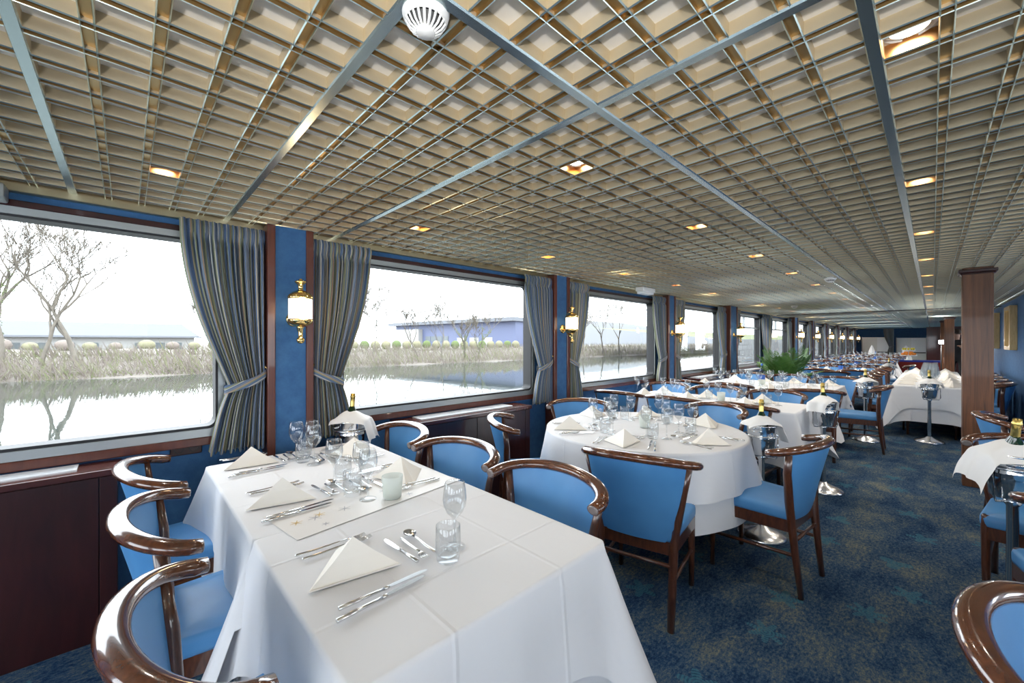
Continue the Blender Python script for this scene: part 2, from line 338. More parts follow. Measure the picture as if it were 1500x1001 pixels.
# ---------------------------------------------------------------- ceiling fixtures
DL = []
for yy, gname in ((2.252, 'window'), (1.022, 'middle'), (.038, 'aisle'), (-1.192, 'right')):
    for i in range(23):
        xx = .12 + 1.23 * i
        if yy < 1.1 and i == 0 : continue
        DL.append((xx, yy, gname, i))
def dl_meshes():
    a = MB().lathe([(.050, 0), (.050, .006), (.036, .003), (.036, .0)], 18).mesh('trim_ring', 'white_plastic')
    b = MB().lathe([(.036, .004), (.0001, .004)], 18).mesh('lamp_disc', 'downlight')
    c = MB().box(-.049, .049, -.049, -.0475, 0, .032).box(-.049, .049, .0475, .049, 0, .032).box(-.049, -.0475, -.049, .049, 0, .032).box(.0475, .049, -.049, .049, 0, .032).mesh('reflector', 'copper')
    return a, b, c
for xx, yy, g, i in DL:
    a, b, c = cached('dl', dl_meshes)
    e = tag(empty('downlight', (xx, yy, CZ + .03)), 'recessed copper downlight in the %s ceiling row, %s' % (g, ORD[i] + ' from the near end'), 'ceiling light', 'recessed downlights')
    put(a, 'trim_ring', e, (0, 0, 0)); put(b, 'lamp_disc', e); put(c, 'reflector', e, (0, 0, -.027))
    if i < 9 or i % 3 == 0:
        lamp('SPOT', 'downlight_beam', (xx, yy, CZ + .026), 12 if i < 4 else (24 if i < 9 else 80), (1, .91, .79), .03, None, 140, .9)
def detector(x, y, s, label):
    e = tag(empty('smoke_detector', (x, y, CZ + .034)), label, 'smoke detector', 'smoke detectors')
    MB().lathe([(.0001, -.012), (.05 * s, -.012), (.053 * s, -.028), (.048 * s, -.045), (.040 * s, -.05)], 28).build('base', 'white_plastic', e)
    for k in range(20):
        q = 2 * pi * k / 20; c, d = cos(q), sin(q)
        mb = MB().tube([(c * .042 * s, d * .042 * s, -.05), (c * .033 * s, d * .033 * s, -.064 * 1), (c * .02 * s, d * .02 * s, -.073)], .0028 * s, 4)
        mb.build('fin', 'white_plastic', e)
    MB().lathe([(.0001, -.079), (.018 * s, -.078), (.022 * s, -.072), (.02 * s, -.066), (.0001, -.066)], 20).build('cap', 'white_plastic', e)
    MB().lathe([(.036 * s, -.05), (.026 * s, -.068)], 20).build('sensor_cone', 'dark_grille', e)
detector(.475, .77, 1.0, 'large white smoke detector on the ceiling nearest the camera')
detector(5.75, .80, 1.15, 'small white smoke detector on the ceiling past the round table')
detector(9.6, 1.9, 1.15, 'distant white smoke detector above the far window tables')
e = tag(empty('emergency_light', (4.95, 2.62, CZ - .09)), 'white emergency light box on the ceiling edge above the windows', 'emergency light')
bev(MB().box(-.16, .16, -.055, .055, .03, .085).build('housing', 'white_plastic', e), .006); bev(MB().box(-.14, .14, -.045, .045, 0, .03).build('diffuser', 'board_light', e), .006)
e = tag(empty('speaker_bracket', (-.44, 2.82, CZ - .1)), 'small grey bracket at the ceiling edge, far left', 'bracket')
bev(MB().box(-.06, .06, -.05, .05, 0, .07).build('housing', 'alu', e), .01); bev(MB().box(-.03, .03, -.03, .03, .07, .1).build('mount', 'alu', e))

# ---------------------------------------------------------------- cabinets under windows
def cabinet(cx, hw, fy, top, label):
    e = tag(empty('radiator_cabinet', (cx, WY, 0)), label, 'cabinet', 'mahogany radiator cabinets'); d = fy - WY
    MB().box(-hw, hw, d + .02, -.004, 0, top - .03).build('body', 'mahogany', e)
    for a, b_ in ((-hw + .0, -hw + .06), (-hw + .063, -.002), (.002, hw - .063), (hw - .06, hw)):
        bev(MB().box(a, b_, d, d + .02, .0, top - .034).build('door_panel', 'mahogany', e), .0025)
    bev(MB().box(-hw - .015, hw + .015, d - .015, -.004, top - .03, top).build('top', 'mahogany_top', e), .004)
    g = MB().box(-hw * .74, hw * .74, d * .72, d * .68, top, top + .006).box(-hw * .74, hw * .74, d * .24, d * .2, top, top + .006).box(-hw * .76, -hw * .74, d * .72, d * .2, top, top + .006).box(hw * .74, hw * .76, d * .72, d * .2, top, top + .006).build('grille_frame', 'alu_light', e)
    for k in range(9):
        y = d * (.66 - k * .05); MB().box(-hw * .74, hw * .74, y - .0035, y + .0035, top, top + .005).build('grille_bar', 'alu_light', g)
cabinet(-.60, .57, 2.70, .80, 'dark mahogany radiator cabinet below the left window at the frame edge')
cabinet(2.13, .64, 2.645, .80, 'dark mahogany radiator cabinet between the front table and round table')
cabinet(7.45, .64, 2.64, .80, 'mahogany radiator cabinet under the fourth window, behind the tables')
cabinet(10.13, .64, 2.64, .80, 'distant mahogany radiator cabinet under the fifth window, behind the palm')
o = tag(empty('wall_socket', (.245, WY - .002, .80)), 'small dark double wall socket below the left window curtain', 'socket')
bev(MB().box(-.07, .07, -.012, 0, -.035, .035).build('plate', 'socket', o), .005)
for s in (-1, 1): MB().lathe([(.022, .013), (.018, .013), (.018, .006), (.0001, .006)], 16, (s * .033, 0, 0), 0, True, 'y').build('outlet', 'black', o)

# ---------------------------------------------------------------- curtains
def curtain_mesh(d, seed, n=12):
    rnd = random.Random(seed); nu, nv = 132, 40; ph = [rnd.uniform(-.5, .5) for _ in range(n + 2)]
    zt, zb, zk = 2.085, .765, 1.165
    def width(z):
        if z > zk:
            t = (z - zk) / (zt - zk); return .175 + (.405 - .175) * (1 - (1 - t) ** 1.9) if t < 1 else .405
        t = (zk - z) / (zk - zb); return .175 + .10 * (t ** .7)
    def P(u, v):
        z = zt + (zb - zt) * v; wd = width(z)
        i = u * n; k = int(min(i, n - 1)); p = (i - k)
        w_ = sin((i + .25 * sin(ph[k] * 6)) * 2 * pi); amp = .025 if z < zt - .1 else .010
        if z > zt - .085: amp = .012; w_ = sin(i * 2.02 * pi + 1.3 * ph[k])
        near = math.exp(-((z - zk) / .12) ** 2); y = w_ * amp * (1 + .2 * ph[k]) - near * .012 * sin(u * pi)
        if z > zt - .085: y -= .016 * abs(sin((zt - z) / .085 * pi))
        sag = (.06 * u * near)
        xx = d * wd * (u + .012 * sin(i * 4 * pi)) ; return (xx, y, z - sag * .5 + (.012 * sin(i * 2 * pi + 1) if v > .98 else 0))
    mb = MB().grid(P, nu, nv); me = bpy.data.meshes.new('drape'); me.from_pydata(mb.v, [], mb.f); me.materials.append(M['curtain'])
    me.polygons.foreach_set('use_smooth', [True] * len(mb.f)); uv = me.uv_layers.new(name='UVMap')
    for l in me.loops:
        idx = l.vertex_index; uv.data[l.index].uv = ((idx % (nu + 1)) / nu, (idx // (nu + 1)) / nv)
    me.update(); return me
def tie_mesh(d):
    def P(u, v):
        a = u * pi; x = d * (-.01 + .215 * (1 - cos(a)) / 2); y = -.045 * sin(a) - .012; zc = 1.235 - .115 * u - .02 * sin(a)
        return (x, y, zc - .024 + .048 * v)
    mb = MB().grid(P, 16, 2)
    mb.grid(lambda u, v: (P(u, v)[0], .03 * sin(u * pi) + .012, P(u, v)[2]), 16, 2)
    me = bpy.data.meshes.new('tieback'); me.from_pydata(mb.v, [], mb.f); me.materials.append(M['curtain']); me.polygons.foreach_set('use_smooth', [True] * len(mb.f))
    uv = me.uv_layers.new(name='UVMap')
    for l in me.loops:
        co = me.vertices[l.vertex_index].co; uv.data[l.index].uv = ((co.z - 1.05 + .115 * abs(co.x) / .2) * .9, co.x)
    me.update(); return me
def hook_mesh(d): return MB().tube([(-d * .012, .06, 1.24), (-d * .012, -.02, 1.24), (-d * .002, -.03, 1.245), (d * .006, -.02, 1.255)], .005, 6).mesh('hook', 'brass')
for k, c in enumerate(PIL):
    for s in (-1, 1):
        if k == 0 and s == -1: continue
        off = (.137 if k not in (4, 6) else .23) if k != 5 else 0.02
        e = empty('curtain', (c + s * off, WY - .085, 0)); nm = ORD[k]
        tag(e, 'striped blue curtain tied back %s the %s window pier' % ('left of' if s == -1 else 'right of', nm), 'curtain', 'striped curtains')
        put(cached(('cur', s, k % 3), lambda: curtain_mesh(s, k * 7 + s)), 'drape', e); put(cached(('tie', s), lambda: tie_mesh(s)), 'tieback', e); put(cached(('hook', s), lambda: hook_mesh(s)), 'hook', e)

# ---------------------------------------------------------------- wall lamps
def sconce_parts():
    P = []
    P.append(('backplate', MB().lathe([(.0001, .016), (.02, .016), (.036, .012), (.046, .006), (.048, 0)], 24, (0, 0, 0), 0, True, 'y').mesh('backplate', 'brass')))
    P.append(('arm', MB().tube([(0, -.01, 0), (0, -.05, -.03), (0, -.09, -.075), (0, -.125, -.085)], .009, 8).mesh('arm', 'brass')))
    c = (0, -.125, 0)
    P.append(('lower_cup', MB().lathe([(.0001, -.05), (.03, -.05), (.055, -.036), (.068, -.022), (.072, -.010), (.068, -.004), (.0001, -.006)], 24, c).mesh('lower_cup', 'brass')))
    P.append(('finial', MB().lathe([(.0001, -.155), (.014, -.151), (.022, -.138), (.022, -.126), (.014, -.116), (.012, -.11), (.014, -.06), (.022, -.05), (.0001, -.048)], 18, c).mesh('finial', 'brass')))
    P.append(('shade', MB().lathe([(.064, -.006), (.066, .0), (.066, .118), (.063, .122)], 28, c).mesh('shade', 'shade')))
    P.append(('top_cap', MB().lathe([(.0001, .118), (.068, .118), (.072, .126), (.066, .142), (.046, .16), (.028, .168), (.018, .172), (.0001, .174)], 24, c).mesh('top_cap', 'brass')))
    P.append(('crown', MB().lathe([(.016, .17), (.013, .182), (.015, .205), (.030, .218), (.034, .224), (.028, .230), (.012, .233), (.012, .240), (.0001, .244)], 18, c).mesh('crown', 'brass')))
    P.append(('hanger_loop', MB().tube([(-.0, -.06, .05), (.0, -.05, .10), (0, -.05, .15), (0, -.07, .175), (0, -.11, .18)], .005, 6).mesh('hanger_loop', 'brass')))
    return P
for k, c in enumerate(PIL):
    if k in (0, 5): continue
    fy = WY - (.121 if k not in (4, 6) else .161); n = k - 1 if k < 5 else k - 2
    e = tag(empty('wall_lamp', (c + .02, fy, 1.545)), 'lit brass lantern wall lamp with frosted shade, %s along the window piers' % ORD[n], 'wall lamp', 'brass wall lamps')
    sh = {nm: put(me, nm, e) for nm, me in cached('sconce', sconce_parts)}['shade']
    put(cached('sbulb', lambda: MB().lathe([(.0001, .03), (.02, .04), (.026, .06), (.02, .08), (.0001, .088)], 14, (0, -.125, 0)).mesh('bulb', 'bulb')), 'bulb', sh)
    lamp('POINT', 'wall_lamp_glow', (c + .02, fy - .235, 1.60), 3.2, (1, .68, .36), .06)

# ---------------------------------------------------------------- chairs (facing +x)
def chair_parts():
    P = []
    railp = [(-.155 - .165 * cos(t * pi / 2) + (.0 if abs(t) < 1 else .0), .285 * sin(t * pi / 2), .792 + .042 * cos(t * pi / 2)) for t in [-1 + 2 * i / 24 for i in range(25)]]
    railp = [(railp[0][0] + .03, railp[0][1] - .001, railp[0][2] - .004)] + railp + [(railp[-1][0] + .03, railp[-1][1] + .001, railp[-1][2] - .004)]
    rad = [.9] + [1] * 25 + [.9]
    P.append(('top_rail', MB().tube(railp, [.024 * q for q in rad], 14, 0, 1.18, .92).mesh('top_rail', 'rail_wood')))
    def back(side):
        def f(u, v):
            t = (u * 2 - 1) * .735; T = t * pi / 2; z = .405 + (.800 + .035 * cos(T) - .405) * v
            xt, yt = -.155 - .165 * cos(T), .285 * sin(T); xb, yb = -.195 - .028 * cos(T * 1.25), .188 * (t / .735)
            e = v ** 1.15; x, y = xb + (xt - xb) * e, yb + (yt - yb) * (v ** .9)
            th = .011 * (1 - (2 * u - 1) ** 8) * (.25 + .75 * min(1, 8 * min(v, 1.05 - v))) + .002
            n = Vector((-.9, y * 1.4, 0)).normalized(); return (x + n.x * th * side, y + n.y * th * side, z)
        return f
    P.append(('backrest', MB().grid(back(1), 18, 10).grid(back(-1), 18, 10).mesh('backrest', 'vinyl')))
    out = []
    for (cx, cy, r, a0) in ((.19, -.185, .045, -90), (.19, .185, .045, 0), (-.185, .165, .03, 90), (-.185, -.165, .03, 180)):
        for k in range(5): q = R(a0 + 90 * k / 4); out.append((cx + r * cos(q), cy + r * sin(q)))
    n = len(out); mb = MB(); vs = []; rings = ((.99, .412), (1.0, .425), (1.0, .452), (.985, .465), (.93, .474), (.6, .481))
    for s_, z in rings: vs += [(x * s_, y * s_, z) for x, y in out]
    vs.append((0, 0, .483)); L = len(rings)
    fs = [(i * n + j, i * n + (j + 1) % n, (i + 1) * n + (j + 1) % n, (i + 1) * n + j) for i in range(L - 1) for j in range(n)] + [((L - 1) * n + j, (L - 1) * n + (j + 1) % n, L * n) for j in range(n)] + [tuple(range(n))]
    P.append(('seat', mb.add(vs, fs, 0, True).mesh('seat', 'vinyl')))
    mb = MB(); vs = []
    for s_, z in ((.985, .345), (.985, .413), (.88, .413), (.88, .345)): vs += [(x * s_, y * s_, z) for x, y in out]
    P.append(('seat_frame', mb.add(vs, [(i * n + j, i * n + (j + 1) % n, ((i + 1) % 4) * n + (j + 1) % n, ((i + 1) % 4) * n + j) for i in range(4) for j in range(n)]).mesh('seat_frame', 'chair_wood')))
    for s in (-1, 1):
        P.append(('leg', MB().tube([(.212, s * .205, 0), (.212, s * .206, .2), (.208, s * .205, .40), (.206, s * .205, .462), (.206, s * .205, .472)], [.015, .018, .021, .020, .015], 8, 0, 1, 1).mesh('leg', 'chair_wood')))
        P.append(('leg', MB().tube([(-.255, s * .180, 0), (-.232, s * .183, .2), (-.212, s * .187, .40), (-.206, s * .205, .52), (-.208, s * .235, .68), (-.222, s * .258, .795)], [.015, .019, .022, .0205, .018, .0155], 8, 0, 1.15, .95).mesh('leg', 'chair_wood')))
        P.append(('stretcher', MB().tube([(.21, s * .205, .205), (-.228, s * .184, .225)], .0105, 6).mesh('stretcher', 'chair_wood')))
    P.append(('stretcher', MB().tube([(-.222, -.185, .30), (-.222, .185, .30)], .0105, 6).mesh('stretcher', 'chair_wood')))
    return P
NCH = [0]
def chair(x, y, deg, label, group='blue dining chairs'):
    e = tag(empty('dining_chair', (x, y, 0), R(deg)), label, 'chair', group)
    for nm, me in cached('chair', chair_parts):
        o = put(me, nm, e)
        if nm == 'top_rail':
            for s in (-1, 1): put(cached(('cap', s), lambda: MB().tube([(-.1255, s * .286, .788), (-.1225, s * .286, .7878), (-.1205, s * .286, .7877)], [.0205, .0185, .012], 14, 0, 1.18, .92).mesh('end_cap', 'rail_end')), 'end_cap', o)
    return e

# ---------------------------------------------------------------- tables and cloths
def outline_rect(hx, hy, r=.02, step=.03):
    pts = []
    def side(a, b, n, sid):
        L = math.dist(a, b); k = max(2, int(L / step))
        for i in range(k):
            t = i / k; d = min(t, 1 - t) * L; pts.append(((a[0] + (b[0] - a[0]) * t, a[1] + (b[1] - a[1]) * t), n, max(0, 1 - d / .22), sid))
    def corner(cx, cy, a0, s1, s2):
        for k in range(6): q = R(a0 + 90 * k / 6); pts.append(((cx + r * cos(q), cy + r * sin(q)), (cos(q), sin(q)), 1 + .35 * sin(pi * k / 6), s1 if k < 3 else s2))
    side((hx, -hy + r), (hx, hy - r), (1, 0), 'x1'); corner(hx - r, hy - r, 0, 'x1', 'y1')
    side((hx - r, hy), (-hx + r, hy), (0, 1), 'y1'); corner(-hx + r, hy - r, 90, 'y1', 'x0')
    side((-hx, hy - r), (-hx, -hy + r), (-1, 0), 'x0'); corner(-hx + r, -hy + r, 180, 'x0', 'y0')
    side((-hx + r, -hy), (hx - r, -hy), (0, -1), 'y0'); corner(hx - r, -hy + r, 270, 'y0', 'x1')
    return pts
def outline_round(rad, n=120):
    return [((rad * cos(2 * pi * k / n), rad * sin(2 * pi * k / n)), (cos(2 * pi * k / n), sin(2 * pi * k / n)), abs(sin(4 * pi * k / n + .6)) ** 3, 'r') for k in range(n)]
def cloth(outl, z, drop, cdrop, flare, cflare, seed, skip=(), wav=.010, freq=34):
    rnd = random.Random(seed); p1, p2 = rnd.uniform(0, 6), rnd.uniform(0, 6); n = len(outl); vs = []; rings = [.35, .7, .93, .985]
    for r_ in rings: vs += [(p[0][0] * r_, p[0][1] * r_, z) for p in outl]
    s = 0; S = []
    for i, p in enumerate(outl): S.append(s); s += math.dist(p[0], outl[(i + 1) % n][0])
    T = [0, .05, .16, .32, .5, .7, .88, 1.0]
    for t in T:
        for i, (p, nn, c, sid) in enumerate(outl):
            k = .012 if sid in skip else 1.0
            if sid in skip and c > 1.2: k = .4
            D = (drop + cdrop * c ** 2.5) * k; F = (flare + cflare * c ** 2.5) * k
            wv = (sin(S[i] / s * freq + p1) * .6 + sin(S[i] / s * freq * 2.3 + p2) * .4) * wav * t * (1 + 1.5 * c) * k
            if t == 0: q = .002; dz = -.001
            else: q = .006 * min(1, t * 8) * k + F * t ** 1.1 + wv; dz = -.003 - D * t
            vs.append((p[0] + nn[0] * q, p[1] + nn[1] * q, z + dz))
    vs.append((0, 0, z)); L = len(rings) + len(T)
    fs = [(i * n + j, i * n + (j + 1) % n, (i + 1) * n + (j + 1) % n, (i + 1) * n + j) for i in range(L - 1) for j in range(n)] + [(j, (j + 1) % n, L * n) for j in range(n)]
    return MB().add(vs, fs, 0, True)
TZ = .75
def table(cx, cy, hx, hy, label, cl_label, seed, skip=(), under=True, legs=None, drop=.30, cdrop=.12, rnd=None, group='dining tables'):
    e = tag(empty('dining_table', (cx, cy, 0)), label, 'table', group)
    if rnd:
        bev(MB().lathe([(.0001, TZ - .035), (rnd - .012, TZ - .035), (rnd - .012, TZ - .008), (.0001, TZ - .008)], 48, m=0, sm=False).build('tabletop', 'mahogany', e))
    else: bev(MB().box(-hx + .01, hx - .01, -hy + .01, hy - .01, TZ - .035, TZ - .008).build('tabletop', 'mahogany', e))
    for yy in (legs or [0]):
        MB().lathe([(.045, .02), (.04, .1), (.04, TZ - .06), (.09, TZ - .035)], 14, (0, yy, 0)).build('pedestal', 'black', e)
        for s in (-1, 1):
            bev(MB().box(-.26, .26, s * .1 + yy - .03, s * .1 + yy + .03, 0, .03).build('foot', 'black', e))
    ol = outline_round(rnd) if rnd else outline_rect(hx, hy)
    if under:
        ou = outline_round(rnd - .004) if rnd else outline_rect(hx - .004, hy - .004)
        tag(cloth(ou, TZ - .004, drop + .19, .04, .015, .035, seed + 5, skip, .008).build('under_cloth', 'tablecloth', None, (cx, cy, 0)), 'longer white under cloth below ' + cl_label, 'tablecloth', 'white tablecloths')
    tag(cloth(ol, TZ, drop, cdrop, .016 if not rnd else .03, .105 if not rnd else .07, seed, skip, .013 if not rnd else .022, 34 if not rnd else 48).build('tablecloth', 'tablecloth', None, (cx, cy, 0)), 'white top cloth draped over ' + cl_label, 'tablecloth', 'white tablecloths')
# ---------------------------------------------------------------- tableware
def napkin_mesh():
    mb = MB(); h = .088
    for k, (g, dz) in enumerate(((1.0, 0), (.96, .006), (1.05, -.002))):
        A, B_, P_, Tl, Tr = Vector((-.115 * g, -.05 * g, .001 + k * .0008)), Vector((.115 * g, -.05 * g, .001 + k * .0008)), Vector((.0, .0, h + dz)), Vector((-.02, .13 * g, .001 + k * .0006)), Vector((.02, .13 * g, .001 + k * .0006))
        bl = Vector((0, -.062 * g, .004))
        def tri(a, b, c, bulge):
            n = 6; idx = {}; vs = []; fs = []
            nn = (b - a).cross(c - a).normalized()
            for i in range(n + 1):
                for j in range(n + 1 - i):
                    u, v = i / n, j / n; w_ = 1 - u - v; idx[i, j] = len(vs); vs.append(a * w_ + b * u + c * v + nn * bulge * 9 * u * v * w_)
            for i in range(n):
                for j in range(n - i):
                    fs.append((idx[i, j], idx[i + 1, j], idx[i, j + 1]))
                    if j < n - i - 1: fs.append((idx[i + 1, j], idx[i + 1, j + 1], idx[i, j + 1]))
            mb.add(vs, fs, 0, False)
        tri(A, B_, P_, .004); tri(P_, Tr, Tl, 0); tri(A, P_, Tl, -.010); tri(B_, Tr, P_, -.010)
        mb.add([A, B_, A + Vector((0, -.004, 0)), B_ + Vector((0, -.004, 0)), A + Vector((0, -.004, .004)), B_ + Vector((0, -.004, .004))], [(0, 1, 3, 2), (2, 3, 5, 4), (4, 5, 1, 0)])
    return mb.mesh('napkin', 'napkin')
def wine_mesh(sc=1):
    o = [(.0001, .003), (.012, .004), (.033, .0015), (.034, 0), (.0335, .002), (.012, .0055), (.0045, .012), (.0036, .05), (.0045, .088), (.012, .097), (.026, .112), (.035, .132), (.038, .152), (.036, .176), (.031, .205), (.0302, .206), (.0295, .205), (.0345, .176), (.0365, .152), (.0335, .133), (.024, .114), (.009, .101), (.0001, .098)]
    return MB().lathe([(a * sc, b * sc) for a, b in o], 24).mesh('wine_glass', 'drink_glass')
def tumbler_mesh():
    return MB().lathe([(.0001, 0), (.029, 0), (.033, .004), (.037, .03), (.038, .06), (.036, .105), (.0352, .106), (.0345, .105), (.0365, .06), (.0355, .03), (.030, .018), (.015, .014), (.0001, .013)], 26).mesh('tumbler', 'drink_glass')
def knife_meshes(L):
    hh = MB().tube([(-L * .5, 0, .007), (-L * .495, 0, .007), (-L * .3, 0, .007), (-.004, 0, .007)], [.004, .0065, .006, .0045], 8, 0, 1, .8).tube([(-.006, 0, .007), (.008, 0, .007)], [.006, .004], 8, 0).mesh('handle', 'steel')
    vs = []; pr = [(.004, .0045), (.02, .0075), (L * .32, .0095), (L * .43, .0085), (L * .49, .004), (L * .5, .001)]
    for x, w_ in pr: vs += [(x, -w_ * .6, .006), (x, w_, .006), (x, -w_ * .6, .0075), (x, w_, .0075)]
    fs = []
    for i in range(len(pr) - 1):
        a = i * 4; b = a + 4; fs += [(a, b, b + 1, a + 1), (a + 2, a + 3, b + 3, b + 2), (a, a + 2, b + 2, b), (a + 1, b + 1, b + 3, a + 3)]
    return hh, MB().add(vs, fs).mesh('blade', 'chrome')
def fork_mesh(L):
    mb = MB().tube([(-L * .5, 0, .006), (-L * .48, 0, .006), (-L * .2, 0, .006), (L * .1, 0, .009), (L * .22, 0, .010)], [.004, .0062, .0048, .0032, .0045], 8, 0, 1, .55)
    mb.tube([(L * .22, 0, .010), (L * .26, 0, .008), (L * .30, 0, .007)], [.0045, .010, .0125], 8, 0, 1, .16)
    for k in range(4):
        y = -.0093 + k * .0062; mb.tube([(L * .295, y, .007), (L * .4, y, .0065), (L * .5, y * .9, .011)], [.0019, .0017, .0008], 5)
    return mb.mesh('fork', 'steel')
def spoon_mesh(L):
    mb = MB().tube([(-L * .5, 0, .006), (-L * .48, 0, .006), (-L * .2, 0, .006), (L * .12, 0, .011), (L * .24, 0, .010)], [.004, .0062, .0048, .003, .004], 8, 0, 1, .55)
    def f(u, v):
        q = u * 2 * pi; r = v; return (L * .37 + cos(q) * r * L * .145, sin(q) * r * .0195, .004 + .009 * r * r)
    mb.grid(f, 20, 5); mb.grid(lambda u, v: (f(u, v)[0], f(u, v)[1], f(u, v)[2] - .0015), 20, 5)
    return mb.mesh('spoon', 'steel')
def item(kind, loc, rz, label, group=None):
    g = group or {'napkin': 'folded napkins', 'wine_glass': 'wine glasses', 'tumbler': 'tumblers', 'dinner_knife': 'dinner knives', 'dinner_fork': 'dinner forks', 'dessert_spoon': 'dessert spoons', 'dessert_knife': 'dessert knives', 'dessert_fork': 'dessert forks'}[kind]
    cat = {'napkin': 'napkin', 'wine_glass': 'wine glass', 'tumbler': 'tumbler', 'dinner_knife': 'knife', 'dinner_fork': 'fork', 'dessert_spoon': 'spoon', 'dessert_knife': 'knife', 'dessert_fork': 'fork'}[kind]
    if 'knife' in kind:
        h_, b_ = cached(kind, lambda: knife_meshes(.245 if kind == 'dinner_knife' else .19))
        e = empty(kind, loc, rz); put(h_, 'handle', e); put(b_, 'blade', e)
    else:
        fn = {'napkin': napkin_mesh, 'wine_glass': wine_mesh, 'tumbler': tumbler_mesh, 'dinner_fork': lambda: fork_mesh(.21), 'dessert_fork': lambda: fork_mesh(.17), 'dessert_spoon': lambda: spoon_mesh(.18)}[kind]
        e = put(cached(kind, fn), kind, None, loc, rz)
    return tag(e, label, cat, g)
def setting(ex, ey, deg, where, level=2, wine=2, rnd=random, nap=True, grp=None, cut=True):
    a = R(deg); c, s = cos(a), sin(a); j = lambda q: rnd.uniform(-q, q)
    def at(x, y, z=0): return (ex + x * c - y * s, ey + x * s + y * c, TZ + .0025 + z)
    lab = lambda t: t + ' ' + where
    g = lambda t: (t + ' ' + grp) if grp else None
    if nap: item('napkin', at(.165 + j(.01), .03 + j(.01)), a + R(-12 + j(8)), lab('cream folded napkin'), g('napkins'))
    if level >= 2:
        item('dinner_knife', at(.185, -.135), a + R(2 + j(3)), lab('inner steel dinner knife'), g('inner knives')); item('dinner_knife', at(.165, -.165), a + R(4 + j(3)), lab('outer steel dinner knife'), g('outer knives'))
        item('dinner_fork', at(.175, .165), a + R(j(5)), lab('inner steel dinner fork'), g('inner forks')); item('dinner_fork', at(.165, .195), a + R(j(5)), lab('outer steel dinner fork'), g('outer forks'))
    if level >= 1 and cut:
        item('dessert_spoon', at(.378, .02), a + R(90 + j(4)), lab('dessert spoon laid above napkin'), g('dessert spoons')); item('dessert_knife', at(.306, .015), a + R(95 + j(3)), lab('dessert knife laid above napkin'), g('dessert knives'))
        item('dessert_fork', at(.342, .0), a + R(-92 + j(3)), lab('dessert fork laid above napkin'), g('dessert forks'))
    item('tumbler', at(.385, -.125), 0, lab('clear tumbler'), g('tumblers'))
    if wine: item('wine_glass', at(.445, -.075), 0, lab('clear stemmed wine glass'), g('wine glasses'))
    if wine > 1: item('wine_glass', at(.415, -.02 - .19), 0, lab('second clear wine glass'), g('second wine glasses'))

# ---- front table (two tables pushed together)
table(.715, 1.14, .415, .40, 'near half of the front table, closest to the camera', 'the near half of the front table', 3, ('y1',), True, None, .31, .12)
table(.715, 2.08, .415, .545, 'window half of the front table', 'the window half of the front table', 11, ('y0',), True, None, .30, .13)
for n, y in enumerate((1.10, 1.80, 2.49)):
    chair(.30, y, (3, -2, 2)[n], 'blue chair with curved wood rail, %s on the left side of the front table' % ('nearest', 'middle', 'window-side')[n])
for n, (y, d) in enumerate(((1.14, 180), (1.77, 186), (2.43, 176))):
    chair(1.10, y, d, 'blue chair with curved wood rail, %s on the right side of the front table' % ('nearest', 'middle', 'window-side')[n])
for n, y in enumerate((1.12, 1.82, 2.48)):
    setting(.305, y, 0, 'at the %s left seat of the front table' % ('nearest', 'middle', 'window')[n], 2, 1 if n == 0 else 2)
setting(1.125, 1.80, 180, 'at the middle right seat of the front table', 2, 1)
setting(1.125, 2.36, 180, 'at the window right seat of the front table', 2, 1)
e = tag(empty('table_runner', (.78, 1.63, TZ + .0022), R(8)), 'pale printed table runner across the front table under the candle glass', 'table runner')
MB().box(-.40, .34, -.14, .14, 0, .0006).build('sheet', 'scarf_paper', e)
for k in range(11):
    rs = .012 + .014 * random.random(); cx, cy = random.uniform(-.36, .3), random.uniform(-.11, .11); mb = MB()
    for q in range(6): mb.tube([(cx, cy, .0012), (cx + rs * cos(q * pi / 3), cy + rs * sin(q * pi / 3), .0012)], [.0022, .001], 4, 0, 1, .15)
    mb.build('printed_star', 'gold_print' if k % 2 else 'silver_print', e)
def votive(x, y, label):
    e = tag(empty('candle_glass', (x, y, TZ + .003)), label, 'candle holder', 'frosted candle glasses')
    put(cached('votg', lambda: MB().lathe([(.0001, .001), (.032, .0), (.036, .006), (.040, .05), (.043, .092), (.041, .092), (.038, .05), (.034, .012), (.0001, .010)], 28).mesh('cup', 'frosted')), 'cup', e)
    put(cached('votc', lambda: MB().lathe([(.0001, .03), (.026, .03), (.028, .027), (.028, .011)], 18).mesh('candle', 'candle')), 'candle', e)
votive(.80, 1.555, 'frosted candle glass on the front table')

# ---- round table
RX, RY, RR = 2.82, 1.53, .71
table(RX, RY, 0, 0, 'round table behind the front table', 'the round table', 21, (), True, None, .27, .15, RR)
T2 = [(2.10, 1.11, 14, 'with its back to the front table, near the aisle'), (2.86, .73, 84, 'standing at the aisle side of the round table'), (3.60, 1.40, 157, 'facing the camera across the round table'),
      (2.97, 2.20, 222, 'by the window pier behind the round table'), (2.20, 2.07, -40, 'turned side-on before the mahogany cabinet')]
for x, y, d, t in T2: chair(x, y, d, 'blue chair %s' % t)
for n, (q, t) in enumerate(((200, 'front-table side'), (262, 'aisle side'), (330, 'far aisle side'), (30, 'far side'), (80, 'window side'), (142, 'cabinet side'))):
    a = R(q); setting(RX + cos(a) * RR, RY + sin(a) * RR, q + 180, 'on the %s of the round table' % t, 2 if n in (0, 1, 5) else 1, 2)
votive(RX + .02, RY - .02, 'frosted candle glass on the round table')

